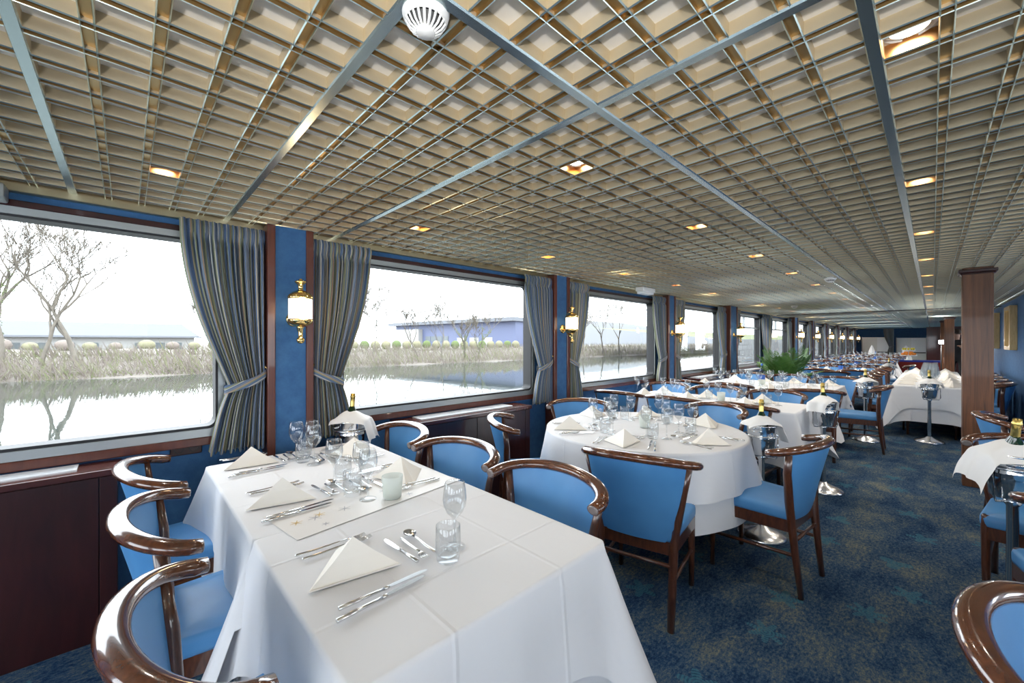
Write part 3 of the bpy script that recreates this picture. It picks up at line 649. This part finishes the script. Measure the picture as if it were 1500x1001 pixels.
# ---- further tables
table(4.76, 1.72, .37, .86, 'third table along the windows, behind the round table', 'the third table along the windows', 31, (), True, [-.4, .4])
for n, y in enumerate((1.23, 1.88, 2.54)): chair(4.30, y, (-2, 1, 4)[n], 'blue chair seen from behind at the third table, %s from the aisle' % ORD[n])
for n, y in enumerate((1.24, 1.88, 2.51)): chair(5.16, y, 180, 'blue chair facing the camera at the third table, %s from the aisle' % ORD[n])
for n, y in enumerate((1.30, 1.88, 2.40)):
    for s, d in ((-1, 0), (1, 180)):
        setting(4.76 + s * .365, y, d, 'at the %s %s seat of the third table' % (ORD[n], 'near-side' if s < 0 else 'far-side'), 1, 2)
votive(4.76, 1.62, 'frosted candle glass on the third table')
table(7.05, 1.73, .74, .82, 'wide fourth table in front of the potted palm', 'the wide fourth table', 41, (), True, [-.4, .4])
for n, (x, y, d) in enumerate(((6.12, 1.03, 15), (6.2, 1.95, 0), (6.2, 2.58, 0))): chair(x, y, d, 'blue chair seen from behind at the fourth table, %s from the aisle' % ORD[n])
for n, y in enumerate((1.06, 1.69, 2.32)): chair(7.98, y, 180, 'blue chair facing the camera at the fourth table, %s from the aisle' % ORD[n])
chair(6.98, .68, 92, 'blue chair standing side-on in the aisle at the fourth table end')
for n, y in enumerate((1.12, 1.55, 1.98, 2.40)):
    for s, d in ((-1, 0), (1, 180)):
        setting(7.05 + s * .73, y, d, 'at the %s %s seat of the fourth table' % (ORD[n], 'near-side' if s < 0 else 'far-side'), 1, 2, cut=False)
for n, (x, y) in enumerate(((7.0, 1.5), (7.1, 1.72), (6.95, 1.95), (7.08, 2.2), (6.9, 1.3), (7.2, 1.36), (7.18, 2.05))): item('wine_glass', (x, y, TZ + .003), 0, '%s clear wine glass of the centre cluster on the fourth table' % ORD[n], 'wine glasses in the fourth table cluster')
votive(6.82, 1.75, 'frosted candle glass on the fourth table')
def water_bottle(x, y, label):
    e = tag(empty('water_bottle', (x, y, TZ + .003)), label, 'bottle', 'water bottles')
    put(cached('wb', lambda: MB().lathe([(.0001, 0), (.04, 0), (.042, .01), (.042, .16), (.036, .2), (.016, .25), (.014, .28), (.0001, .28)], 18).mesh('body', 'bottle_clear')), 'body', e)
    put(cached('wbc', lambda: MB().lathe([(.0001, .315), (.015, .313), (.0165, .28), (.0001, .279)], 14).mesh('cap', 'water_blue')), 'cap', e)
    put(cached('wbl', lambda: MB().lathe([(.0425, .06), (.0425, .13)], 18).mesh('paper_label', 'water_blue')), 'paper_label', e)
water_bottle(7.2, 1.85, 'clear water bottle with blue cap on the fourth table')
FAR = [11.3, 13.9, 16.5, 19.1, 22.0, 24.6]
for i, tx_ in enumerate(FAR):
    nm = ORD[i + 4]; where = 'on the %s table along the windows' % nm
    table(tx_, 1.72, .42, .84, '%s table along the windows, in the distance' % nm, 'the %s table along the windows' % nm, 50 + i, (), i < 2, [-.4, .4])
    for n, y in enumerate((1.08, 1.71, 2.34)):
        chair(tx_ - .50, y, random.uniform(-3, 3), 'distant blue chair seen from behind at the %s window table, %s from aisle' % (nm, ORD[n]))
        chair(tx_ + .50, y, 180 + random.uniform(-3, 3), 'distant blue chair facing the camera at the %s window table, %s from aisle' % (nm, ORD[n]))
        for s, d in ((-1, 0), (1, 180)): setting(tx_ + s * .415, y, d, 'at the %s %s seat of the %s window table' % (ORD[n], 'near-side' if s < 0 else 'far-side', nm), 0, 2)
    if i in (0, 1, 3): water_bottle(tx_ + .02, 1.395, 'water bottle with blue cap %s' % where)
chair(10.08, 1.42, 15, 'blue chair pulled back in front of the fifth window table')
chair(13.9, .62, 90, 'blue chair at the aisle end of the sixth window table')
# long centre table right of the aisle
table(10.75, .03, 2.35, .40, 'long centre table behind the wooden pillar', 'the long centre table', 71, (), True, None, .32, .16)
bpy.data.objects  # (legs of the long table)
for n in range(7):
    xx = 8.75 + .65 * n
    chair(xx, .50, -90 + (8 if n == 0 else random.uniform(-6, 6)), 'blue chair on the aisle side of the long centre table, %s from the camera' % ORD[n])
    chair(xx, -.46, 90 + random.uniform(-6, 6), 'blue chair on the wall side of the long centre table, %s from the camera' % ORD[n])
    wh = 'at the %s %s-side place of the long centre table'
    setting(xx - .1, .42, -90, wh % (ORD[n], 'aisle'), 0, 2); setting(xx - .1, -.36, 90, wh % (ORD[n], 'wall'), 0, 2)
for n in range(14):
    item('wine_glass', (8.975 + .65 * (n // 2), .03 + (.075 if n % 2 else -.075), TZ + .003), 0, '%s wine glass from the camera in the long centre table middle row' % ORD[n], 'wine glasses down the long table middle')

# ---- right-hand group at the frame edge
table(2.9, -1.25, 1.9, .40, 'table at the right frame edge, mostly out of view', 'the right-edge table', 81, (), True, None, .3, .12)
chair(1.25, -.375, -97, 'blue chair with thick curved rail in the bottom right corner')
chair(2.72, -.50, 8, 'blue chair seen from behind at the right edge, below the wine bucket')
chair(3.54, -.42, 176, 'blue chair behind the napkin-draped wine bucket at the right edge')
chair(4.85, -.56, -86, 'blue chair beside the wooden pillar at the right edge')
item('wine_glass', (4.3, -1.2, TZ + .003), 0, 'wine glass on the right-edge table'); item('napkin', (4.4, -1.0, TZ + .003), 1, 'napkin on the right-edge table')

# ---------------------------------------------------------------- wine buckets on stands
def stand_parts():
    P = [('base', MB().lathe([(.0001, .0), (.155, 0), (.158, .006), (.15, .016), (.10, .036), (.05, .052), (.026, .07), (.0001, .072)], 40).mesh('base', 'chrome_base')),
         ('pole', MB().lathe([(.021, .04), (.021, .50), (.03, .51), (.03, .53), (.0001, .53)], 16).mesh('pole', 'chrome'))]
    mb = MB(); mb.tube([(.106 * cos(2 * pi * k / 28), .106 * sin(2 * pi * k / 28), .66) for k in range(29)], .006, 6, cap=False)
    P.append(('ring', mb.mesh('ring', 'chrome')))
    for k in range(3):
        q = 2 * pi * k / 3 + .4; c, s = cos(q), sin(q)
        P.append(('strut', MB().tube([(c * .02, s * .02, .52), (c * .095, s * .095, .525), (c * .108, s * .108, .55), (c * .106, s * .106, .66)], .005, 6).mesh('strut', 'chrome')))
    return P
def bucket_parts():
    b = [('body', MB().lathe([(.0001, 0), (.070, 0), (.076, .006), (.086, .10), (.088, .118), (.091, .122), (.091, .128), (.089, .132), (.098, .205), (.101, .21), (.101, .216), (.095, .216), (.090, .18), (.074, .012), (.0001, .012)], 36).mesh('body', 'chrome'))]
    for s in (-1, 1): b.append(('handle', MB().tube([(s * .094, -.03, .185), (s * .115, -.026, .18), (s * .12, 0, .178), (s * .115, .026, .18), (s * .094, .03, .185)], .0045, 6).mesh('handle', 'chrome')))
    return b
def bottle_parts():
    return [('body', MB().lathe([(.0001, -.2), (.04, -.2), (.043, -.19), (.043, .0), (.036, .045), (.018, .085), (.0145, .10), (.0145, .13)], 20).mesh('body', 'bottle_green')),
            ('foil', MB().lathe([(.0165, .09), (.0155, .125), (.016, .15), (.018, .152), (.018, .160), (.0155, .163), (.0155, .178), (.0001, .180)], 18).mesh('foil', 'gold_foil'))]
def drape_mesh(seed, L1, L2, W_):
    rnd = random.Random(seed); a = rnd.uniform(0, 6); Rm = .1
    def f(u, v):
        s = -L1 + (L1 + L2) * u; t = (v - .5) * W_ * (1 + .15 * abs(s))
        q = abs(s); sg = 1 if s > 0 else -1
        if q < Rm: x, z = s, .012 + .055 * (1 - (q / Rm) ** 2) * math.exp(-(t / .07) ** 2)
        else: ex = q - Rm; x, z = sg * (Rm + .012 + ex * .34), .012 - ex * .93
        y = t * (1 if q < Rm else 1 + .25 * sin(a + q * 9) * .5) + .006 * sin(q * 40 + a)
        if abs(t) > .065: z -= (abs(t) - .065) * .8
        x += .008 * sin(t * 55 + a) * min(1, max(0, (q - .07) * 14)); return (x, y, z)
    me = MB().grid(f, 34, 18).mesh('napkin_cloth', 'napkin_white'); return me
def bucket_stand(x, y, zr, rz, names, bottle=True, stand=True, dr=(.2, .24, .25), tilt=14, drz=0):
    z0 = zr - .216
    if stand:
        e = tag(empty('bucket_stand', (x, y, 0)), names + ' chrome pedestal stand', 'bucket stand', 'wine bucket stands'); e.scale = (1, 1, z0 / .535)
        for nm, me in cached('stand', stand_parts): put(me, nm, e)
    e = tag(empty('wine_bucket', (x, y, z0), R(rz)), names + ' chrome wine bucket', 'wine bucket', 'wine buckets')
    for nm, me in cached('bucket', bucket_parts): put(me, nm, e)
    if bottle:
        e = tag(empty('wine_bottle', (x, y, zr)), names + ' gold-foiled bottle in its bucket', 'bottle', 'bottles in buckets'); e.rotation_euler = (R(tilt * .5), R(tilt), R(rz + 40))
        for nm, me in cached('bottle', bottle_parts): put(me, nm, e)
    if dr:
        o = put(drape_mesh(int(x * 10), *dr), 'draped_napkin', None, (x, y, zr), R(rz + drz)); tag(o, names + ' white napkin over its bucket', 'napkin', 'napkins draped over buckets')
bucket_stand(3.33, .86, .805, 0, 'round table aisle', dr=(.12, .25, .165), drz=-45, tilt=5)
bucket_stand(4.76, .715, .835, 30, 'third table aisle', dr=(.2, .2, .165), drz=-45, tilt=3)
bucket_stand(7.6, .66, .84, 0, 'fourth table aisle', dr=(.12, .24, .165), drz=-45, tilt=4)
bucket_stand(8.12, .03, .83, 0, 'long centre table', dr=(.18, .18, .19), drz=-80, tilt=4)
bucket_stand(3.12, -.27, .86, 0, 'right-edge', dr=(.26, .2, .24), drz=-70, tilt=-14)
bucket_stand(1.10, 2.72, .875, 0, 'window-side front table', dr=(.11, .24, .19), drz=-42, tilt=4)
bucket_stand(9.5, 1.0, .78, 0, 'empty fifth table', False, True, None)
bucket_stand(13.2, .72, .84, 0, 'sixth table aisle', dr=(.18, .18, .19), drz=-60, tilt=3)
# ---------------------------------------------------------------- palm
e = tag(empty('potted_palm', (9.6, 2.05, 0)), 'green potted palm with feathery fronds by the window', 'plant')
MB().lathe([(.0001, 0), (.14, 0), (.19, .32), (.2, .34), (.18, .34), (.0001, .30)], 24).build('pot', 'pot', e)
rp = random.Random(3)
for k in range(30):
    az = rp.uniform(0, 2 * pi); L = rp.uniform(.85, 1.3); lean = rp.uniform(.25, 1.15); mb = MB(); pts = []
    for i in range(9):
        t = i / 8; r = .04 + L * sin(lean) * t ** 1.2 * .62; z = .3 + L * (t * cos(lean * .5) - .42 * lean * t * t) * 1.0
        pts.append(Vector((r * cos(az), r * sin(az), z)))
    mb.tube(pts, [.008 * (1 - .8 * i / 8) for i in range(9)], 4)
    sd = Vector((-sin(az), cos(az), 0))
    for i in range(24):
        t = .25 + .75 * i / 23; q = t * 8; i0 = min(7, int(q)); p = pts[i0].lerp(pts[i0 + 1], q - i0); dr_ = (pts[i0 + 1] - pts[i0]).normalized()
        ln = .20 * sin(pi * min(.97, .12 + t * .85)) + .03
        for s in (-1, 1):
            d = (sd * s * .8 + dr_ * .65 + Vector((0, 0, -.12 + rp.uniform(-.1, .1)))).normalized(); n2 = dr_ * .0055
            mb.add([p - n2, p + n2, p + d * ln * .55 + n2 * 1.2 + Vector((0, 0, .008)), p + d * ln, p + d * ln * .55 - n2 * 1.2], [(0, 1, 2, 4), (4, 2, 3)])
    mb.build('frond', 'leaf' if k % 2 else 'leaf2', e)

# ---------------------------------------------------------------- pictures on the blue block
for n, (xx, yy, z0, z1, hw) in enumerate(((10.75, -.95, 1.27, 2.0, .36), (13.2, -.95, 1.27, 2.0, .36))):
    e = tag(empty('framed_picture', (xx, yy, z0)), ['framed picture in deep pale wood frame, nearer on the blue wall', 'framed picture in deep pale wood frame, farther on the blue wall'][n], 'picture', 'framed pictures')
    H = z1 - z0
    bev(ringmesh(MB(), [(-hw, 0), (hw, 0), (hw, H), (-hw, H)], [(-hw + .06, .06), (hw - .06, .06), (hw - .06, H - .06), (-hw + .06, H - .06)], .0, .085).build('frame', 'frame_wood', e), .006)
    MB().box(-hw + .06, hw - .06, .0, .03, .06, H - .06).build('print', 'picture', e)

# ---------------------------------------------------------------- far end of the room
def board(x, y0, y1, z0, z1, lab):
    e = tag(empty('display_board', (x, (y0 + y1) / 2, 0)), lab, 'board', 'pale display boards'); h_ = (y1 - y0) / 2
    MB().box(-.02, .02, -h_, h_, z0, z1).build('panel', 'board', e); MB().box(-.028, -.02, -h_ * .95, .0, z0 + .45, z1 - .02).build('white_sheet', 'board_light', e)
    MB().box(-.06, -.02, -h_ * .95, 0, z0 + .40, z0 + .45).build('tray', 'black', e)
    for s in (-1, 1): MB().box(-.02, .02, s * h_ - .02, s * h_ + .02, 0, z1 + .02).build('post', 'alu', e)
board(28.6, 1.42, 2.62, .45, 1.66, 'pale display board at the far end, beside the windows'); board(28.6, .2, 1.28, .45, 1.62, 'pale display board at the far end, beside the dark door')
for n, y in enumerate((2.15, .9)):
    e = tag(empty('covered_easel', (27.6, y, 0)), 'white cloth-covered easel before the %s display board' % ('window-side' if n == 0 else 'door-side'), 'easel', 'cloth-covered easels')
    MB().grid(lambda u, v: ((.02 + .28 * (1 - v) ** .8) * cos(u * 2 * pi) * (1 + .1 * sin(u * 40)), (.02 + .32 * (1 - v) ** .8) * sin(u * 2 * pi), .05 + 1.18 * v), 24, 6).build('cloth', 'napkin_white', e)
    for k in range(3): q = k * 2.1; MB().tube([(.2 * cos(q), .2 * sin(q), 0), (0, 0, 1.2)], .015, 6).build('leg', 'chair_wood', e)
e = empty('curtain', (28.3, 1.36, 0)); tag(e, 'pale tied curtain hanging between the two far display boards', 'curtain'); e.rotation_euler = (0, 0, R(90)); put(CACHE[('cur', 1, 1)], 'drape', e); put(CACHE[('tie', 1)], 'tieback', e)
e = struct(empty('door_1', (27.4, -.05, 0)), 'dark wooden door at the far end'); bev(MB().box(-.03, .03, -.42, .2, 0, 2.08).build('leaf', 'mahogany', e)); MB().tube([(-.05, -.34, 1.0), (-.05, -.22, 1.0)], .012, 8).build('handle', 'brass', e)
struct(MB().box(27.43, 27.5, YR, .2, 0, 2.4).build('wall_end', 'mahogany'), 'dark panelled wall beside the far door')
# buffet
table(20.6, .45, .42, .8, 'buffet table at the far end of the aisle', 'the far buffet, hidden', 91, (), False, [-.4, .4]) if False else None
e = tag(empty('buffet_table', (20.5, .32, 0)), 'far buffet table carrying the fruit stand', 'table'); bev(MB().box(-.4, .4, -.8, .8, .70, .74).build('tabletop', 'mahogany', e))
for sx_ in (-1, 1):
    for sy_ in (-1, 1): MB().box(sx_ * .36 - .025, sx_ * .36 + .025, sy_ * .75 - .025, sy_ * .75 + .025, 0, .7).build('leg', 'mahogany', e)
tag(cloth(outline_rect(.41, .81), .748, .66, .03, .02, .03, 5).build('buffet_cloth', 'maroon_cloth', None, (20.5, .32, 0)), 'maroon floor-length cloth on the far buffet table', 'tablecloth')
tag(cloth(outline_rect(.413, .70), .753, .05, .04, .01, .01, 6).build('buffet_overlay', 'royal_cloth', None, (20.5, .34, 0)), 'royal blue overlay cloth on the far buffet table', 'tablecloth')
e = tag(empty('fruit_stand', (20.4, .60, .755)), 'white two-tier fruit stand on the far buffet', 'fruit stand')
MB().lathe([(.0001, .0), (.12, .0), (.03, .03), (.02, .1), (.02, .15), (.0001, .15)], 20).build('foot', 'white_plastic', e); MB().lathe([(.0001, .15), (.2, .15), (.23, .18), (.22, .18), (.0001, .165)], 28).build('lower_tier', 'white_plastic', e)
MB().lathe([(.012, .16), (.012, .34)], 10).build('stem', 'white_plastic', e); MB().lathe([(.0001, .34), (.16, .34), (.19, .365), (.18, .365), (.0001, .352)], 28).build('upper_tier', 'white_plastic', e)
sph = lambda r, zs=1: [(max(.0001, r * sin(pi * k / 8)), -r * cos(pi * k / 8) * zs) for k in range(9)]
org = MB().lathe(sph(.042), 14).mesh('orange_fruit', 'orange'); lem = MB().lathe(sph(.034, 1.25), 12).mesh('lemon', 'lemon')
for k in range(11): q = 2 * pi * k / 11; tag(put(org, 'orange_fruit', None, (20.4 + .16 * cos(q), .60 + .16 * sin(q), .755 + .22)), 'orange in the lower tier of the far fruit stand', 'orange', 'oranges on the fruit stand')
for k in range(5): q = 2 * pi * k / 5; tag(put(org, 'orange_fruit', None, (20.4 + .09 * cos(q), .60 + .09 * sin(q), .755 + .27)), 'orange in the lower tier of the far fruit stand', 'orange', 'oranges on the fruit stand')
for k in range(10): q = 2 * pi * k / 10; tag(put(lem, 'lemon', None, (20.4 + .14 * cos(q), .60 + .14 * sin(q), .755 + .402)), 'lemon in the upper tier of the far fruit stand', 'lemon', 'lemons on the fruit stand')
# flash on tripod and the person behind the pillar
FX, FY = 16.2, -.165
e = tag(empty('flash_stand', (FX, FY, 0)), 'black tripod with a glaring studio flash beside the far pillar', 'flash lamp')
MB().tube([(0, 0, .35), (0, 0, 1.34)], .012, 8).build('pole', 'black', e)
for k in range(3): q = 2 * pi * k / 3; MB().tube([(0, 0, .55), (.32 * cos(q), .32 * sin(q), .01)], .011, 6).build('leg', 'black', e)
bev(MB().box(-.05, .09, -.055, .055, 1.34, 1.47).build('flash_head', 'black', e), .01); MB().box(-.056, -.05, -.045, .045, 1.36, 1.45).build('flash_tube', 'flash', e)
lamp('POINT', 'flash_glow', (FX - .14, FY, 1.405), 30, (1, .97, .92), .04)
def person(loc, rz):
    J = {'pel': (0, 0, .92), 'sp': (0, 0, 1.12), 'ch': (.02, 0, 1.32), 'nk': (.03, 0, 1.47), 'hd': (.06, 0, 1.58), 'hd2': (.07, 0, 1.68),
         'ls': (.02, .17, 1.40), 'le': (.12, .25, 1.16), 'lw': (.34, .22, 1.24), 'lh': (.42, .20, 1.28), 'rs': (.02, -.17, 1.40), 're': (0, -.24, 1.14), 'rw': (.12, -.22, .92), 'rh': (.15, -.2, .85),
         'lp': (0, .09, .90), 'lk': (.03, .10, .50), 'la': (0, .10, .08), 'lt': (.14, .11, .03), 'rp': (0, -.09, .90), 'rk': (.02, -.1, .50), 'ra': (-.03, -.1, .08), 'rt': (.11, -.11, .03)}
    Rd = {'pel': .13, 'sp': .125, 'ch': .145, 'nk': .055, 'hd': .082, 'hd2': .085, 'ls': .075, 'le': .05, 'lw': .033, 'lh': .035, 'rs': .075, 're': .05, 'rw': .033, 'rh': .035, 'lp': .095, 'lk': .062, 'la': .045, 'lt': .04, 'rp': .095, 'rk': .062, 'ra': .045, 'rt': .04}
    E_ = [('pel', 'sp'), ('sp', 'ch'), ('ch', 'nk'), ('nk', 'hd'), ('hd', 'hd2'), ('ch', 'ls'), ('ls', 'le'), ('le', 'lw'), ('lw', 'lh'), ('ch', 'rs'), ('rs', 're'), ('re', 'rw'), ('rw', 'rh'), ('pel', 'lp'), ('lp', 'lk'), ('lk', 'la'), ('la', 'lt'), ('pel', 'rp'), ('rp', 'rk'), ('rk', 'ra'), ('ra', 'rt')]
    ks = list(J); vs = [J[k] for k in ks]; rd = [Rd[k] for k in ks]; ed = [(ks.index(a), ks.index(b)) for a, b in E_]
    for hand, sg in (('lh', 1), ('rh', -1)):
        p = Vector(J[hand]); wv = Vector(J['lw' if sg > 0 else 'rw']); d = (p - wv).normalized(); sd = d.cross(Vector((0, 0, 1))).normalized()
        for k in range(5):
            o = sd * ((k - 1.5) * .018) if k < 4 else sd * -.04; L = (.06, .07, .068, .052, .045)[k]; i = len(vs)
            vs += [tuple(p + o + d * (.03 if k < 4 else .0)), tuple(p + o * 1.1 + d * (.03 + L * .6) + Vector((0, 0, -.008))), tuple(p + o * 1.1 + d * (.03 + L) + Vector((0, 0, -.025)))]
            rd += [.0095, .009, .008]; ed += [(ks.index(hand), i), (i, i + 1), (i + 1, i + 2)]
    me = bpy.data.meshes.new('person'); me.from_pydata(vs, ed, []); o = put(me, 'person', None, loc, rz)
    sk = o.modifiers.new('skin', 'SKIN'); sk.use_smooth_shade = True
    for i, v in enumerate(me.skin_vertices[0].data): v.radius = (rd[i], rd[i]); v.use_root = (i == 0)
    sb = o.modifiers.new('sub', 'SUBSURF'); sb.levels = 1; sb.render_levels = 1
    dg = bpy.context.evaluated_depsgraph_get(); em = bpy.data.meshes.new_from_object(o.evaluated_get(dg)); o.modifiers.clear(); o.data = em; em.materials.clear()
    for m in ('jacket', 'skin', 'black'): em.materials.append(M[m])
    for p in em.polygons:
        c = p.center; hnd = (c - Vector(J['lh'])).length < .12 or (c - Vector(J['rh'])).length < .12
        p.material_index = 1 if (c.z > 1.47 or hnd) else (2 if c.z < .9 and abs(c.y) < .19 else 0); p.use_smooth = True
    tag(o, 'person in dark jacket behind the far pillar, hand at the flash', 'person')
    h_ = MB().lathe([(.0001, .10), (.05, .095), (.088, .05), (.095, 0), (.09, -.05)], 16, (.05, 0, 1.68)).build('hair', 'hair', o)
    for s in (-1, 1): MB().lathe(sph(.011), 8, (.15, s * .03, 1.655)).build('eye', 'black', o)
    MB().tube([(.14, 0, 1.65), (.168, 0, 1.62), (.15, 0, 1.61)], [.008, .013, .008], 6).build('nose', 'skin', o); MB().tube([(.142, -.022, 1.578), (.15, 0, 1.576), (.142, .022, 1.578)], .005, 5).build('mouth', 'skin', o)
    for s in (-1, 1): MB().lathe(sph(.02, 1.5), 8, (.055, s * .09, 1.64)).build('ear', 'skin', o)
person((17.42, -.50, 0), R(160))

# ---------------------------------------------------------------- outside: river, banks, trees, buildings
WZ = -.5
struct(MB().box(-160, 260, 3.25, 33, WZ - .2, WZ).build('river_water', 'water'), 'calm river outside the windows')
def bank_h(y): return -.6 + 1.15 * min(1, max(0, (y - 30) / 4)) + .1 * min(1, max(0, (y - 34) / 20))
struct(MB().grid(lambda u, v: (-160 + 420 * u, 29.5 + 120 * v ** 2.2, bank_h(29.5 + 120 * v ** 2.2) + .12 * sin(u * 300)), 160, 16).build('river_bank', 'earth'), 'far river bank')
rb = random.Random(5)
mb = MB()
for k in range(26000):
    t = rb.random(); xx = -14 + 110 * t ** 1.4; yy = 30.2 + rb.random() ** 1.5 * 5.5; b0 = bank_h(yy); hh = rb.uniform(.2, .85) * (1.3 if rb.random() < .15 else 1)
    lx, ly = rb.uniform(-.45, .45), rb.uniform(-.3, .3); wd = rb.uniform(.006, .02); q = rb.random()
    mb.add([(xx - wd, yy, b0), (xx + wd, yy, b0), (xx + lx * .5 + wd * .6, yy + ly * .5, b0 + hh * .6), (xx + lx, yy + ly, b0 + hh)], [(0, 1, 2), (0, 2, 3)], 0 if q < .62 else (1 if q < .85 else 2))
o = mb.build('brush', ['twig', 'twig2', 'grass']); o['kind'] = 'stuff'; tag(o, 'dry brown brush and grass along the far river bank', 'brush')
def tree(x, y, h, seed, label, ivy=False, thick=1, spread=1):
    r = random.Random(seed); mb = MB(); lv = MB()
    def br(p, d, L, rad, dep):
        pts = [p]; q = p.copy(); dd = d.copy()
        for i in range(4):
            dd = (dd + Vector((r.uniform(-.2, .2), r.uniform(-.2, .2), r.uniform(-.02, .14)))).normalized(); q = q + dd * L / 4; pts.append(q.copy())
        mb.tube(pts, [max(.011, rad * (1 - .12 * i)) for i in range(5)], 6 if dep < 2 else 3, cap=False)
        if ivy and dep < 2:
            for i in range(60):
                c = pts[0].lerp(pts[-1], r.random()) + Vector((r.gauss(0, .09), r.gauss(0, .09), r.gauss(0, .09))); s_ = .07
                lv.add([c, c + Vector((s_, r.uniform(-s_, s_), s_ * .4)), c + Vector((0, s_, s_))], [(0, 1, 2)])
        if dep >= 6 or L < .16: return
        for i in range(3):
            a = r.uniform(0, 2 * pi); sp = r.uniform(.35, .8) * spread
            nd = (dd + Vector((cos(a) * sp, sin(a) * sp, r.uniform(-.05, .35)))).normalized()
            br(pts[r.choice((2, 3, 4)) if i else 4], nd, L * r.uniform(.55, .78), rad * .58, dep + 1)
    br(Vector((0, 0, -.15)), Vector((r.uniform(-.14, .14), r.uniform(-.1, .1), 1)).normalized(), h * .36, .055 * thick * h / 5, 0)
    e = tag(empty('bare_tree', (x, y, bank_h(y))), label, 'tree', 'bare trees on the river bank'); mb.build('branches', 'bark', e)
    if ivy and lv.v: lv.build('ivy_leaves', 'ivy', e)
for n, (x, y, h, iv, th, lab) in enumerate(((-4.6, 32.5, 6.6, True, 1.6, 'leaning bare tree at the left frame edge outside'), (-3.3, 32.6, 6.2, False, 1.2, 'bare tree second from left through the first window'), (-1.9, 32.4, 6.8, False, 1.3, 'forked bare tree in the middle of the first window'),
        (3.6, 33.6, 3.0, False, .6, 'thin sapling seen near the first curtain'), (13.2, 32, 4.4, False, .6, 'thin straight sapling, left in the second window'), (14.6, 32, 4.8, False, .7, 'thin tree pair, left of the white building corner'),
        (18.7, 31.4, 4.6, False, 1, 'bare tree before the blue building, left one'), (21.0, 31.4, 4.4, False, 1, 'bare tree before the blue building, middle one'), (23.6, 31.3, 4.3, True, 1.6, 'ivy-covered tree before the blue building'), (25.2, 31.2, 4.2, True, 1.3, 'leaning ivy tree at right of the blue building'),
        (36, 31.5, 6, False, 1.1, 'bare tree at left in the third window'), (39.5, 31.3, 6.6, False, 1.5, 'thick branching bare tree in the third window'), (43, 31.5, 5.6, False, 1.1, 'bare tree in the middle of the third window'), (47, 31.2, 6, False, 1.2, 'bare tree at right in the third window'), (51, 31.2, 6, False, 1.2, 'bare tree beside the second curtain in the third window'), (62, 31, 6, False, 1.2, 'bare tree seen through the fourth window'), (70, 31, 6, False, 1.2, 'distant bare tree through the fourth window'))):
    tree(x, y, h * 1.4, 100 + n, lab, iv, th, 1.1)
e = tag(empty('warehouse', (-12, 60, 0)), 'long low white building with grey roof across the river', 'building')
MB().box(-30, 17.8, 0, 14, -.2, 2.05).build('wall', 'house_white', e)
MB().add([(-31, -.6, 2.0), (18.3, -.6, 2.0), (17.2, 7, 3.7), (-31, 7, 3.7), (18.3, 14.6, 2.0), (-31, 14.6, 2.0)], [(0, 1, 2, 3), (3, 2, 4, 5), (1, 4, 2), (0, 3, 5)]).build('roof', 'house_roof', e)
MB().box(-31, 18.4, -.75, -.6, 1.9, 2.08).build('gutter', 'house_grey', e)
for k in range(22): xx = -20 + k * 1.72; MB().box(xx, xx + rb.uniform(.5, .9), -.05, .02, .55, 1.35).build('window', 'house_dark', e)
for k in range(16):
    xx = -20 + k * 1.95 + rb.uniform(-.3, .3); s_ = rb.uniform(.45, .75)
    o = MB().grid(lambda u, v: (s_ * sin(v * pi) * cos(u * 2 * pi) * (1 + .08 * sin(u * 50 + v * 30)), s_ * sin(v * pi) * sin(u * 2 * pi), s_ * (1 - cos(v * pi)) * .8), 16, 9).build('round_shrub', 'twig2' if k % 2 else 'twig', None, (xx, 57.5, .55)); tag(o, '%s round shrub from left before the white warehouse' % ORD[k], 'shrub', 'round shrubs before the warehouse')
ax = Vector((3.3, -32.3, 0)).normalized()
e = empty('office_block', (40.6, 77.4, 0)); e.rotation_euler = (0, 0, math.atan2(ax.y, ax.x)); tag(e, 'modern blue building with flat canopy roof across the river', 'building')
MB().box(0, 32.5, .0, 14, .2, 4.7).build('blue_wall', 'house_blue', e); MB().box(-1, 33, -1.2, 15, 4.7, 5.3).build('roof_slab', 'house_grey', e)
MB().box(-1, 9, -1, 0, .2, 3.9).build('white_wing', 'house_white', e)
for k in range(4): MB().box(10 + k * 1.7, 11.5 + k * 1.7, -.06, .0, 1.5, 2.5).build('window', 'house_dark', e)
for k in range(3): MB().box(19 + k * 3.2, 21.2 + k * 3.2, -.06, .0, .4, 2.2).build('window', 'house_white', e)
for k in range(20):
    tk = k / 19; o = MB().grid(lambda u, v: (.55 * sin(v * pi) * cos(u * 2 * pi), .55 * sin(v * pi) * sin(u * 2 * pi), .7 * (1 - cos(v * pi)) * .8), 14, 8).build('round_shrub', 'twig2' if k % 3 else 'ivy', None, (17 + tk * 22, 48 - tk * 8, .5)); tag(o, '%s round shrub from left before the blue building' % ORD[k], 'shrub', 'round shrubs before the blue building')
struct(MB().grid(lambda u, v: (70 + 190 * u, 60 + 60 * v, .5 + 9 * sin(pi * v) * (.6 + .4 * sin(u * 5))), 20, 8).build('hill_distant', 'hill'), 'hazy hill beyond the river')
e = struct(MB().box(44, 170, 13.5, 15, -1, 1.7).build('quay_wall', 'quay'), 'pale stone quay wall beyond the far windows')
for k in range(30):
    for j in range(4): MB().box(44.02 + k * 1.5 + (j % 2) * .6, 45.48 + k * 1.5 + (j % 2) * .6, 13.44, 13.5, -.48 + j * .54, .02 + j * .54).build('stone_block', 'quay', e)
struct(MB().grid(lambda u, v: (44 + 126 * u, 14.8 + 16 * v, 1.7 + 1.6 * v), 4, 4).build('quay_lawn', 'grass'), 'green lawn above the quay wall')
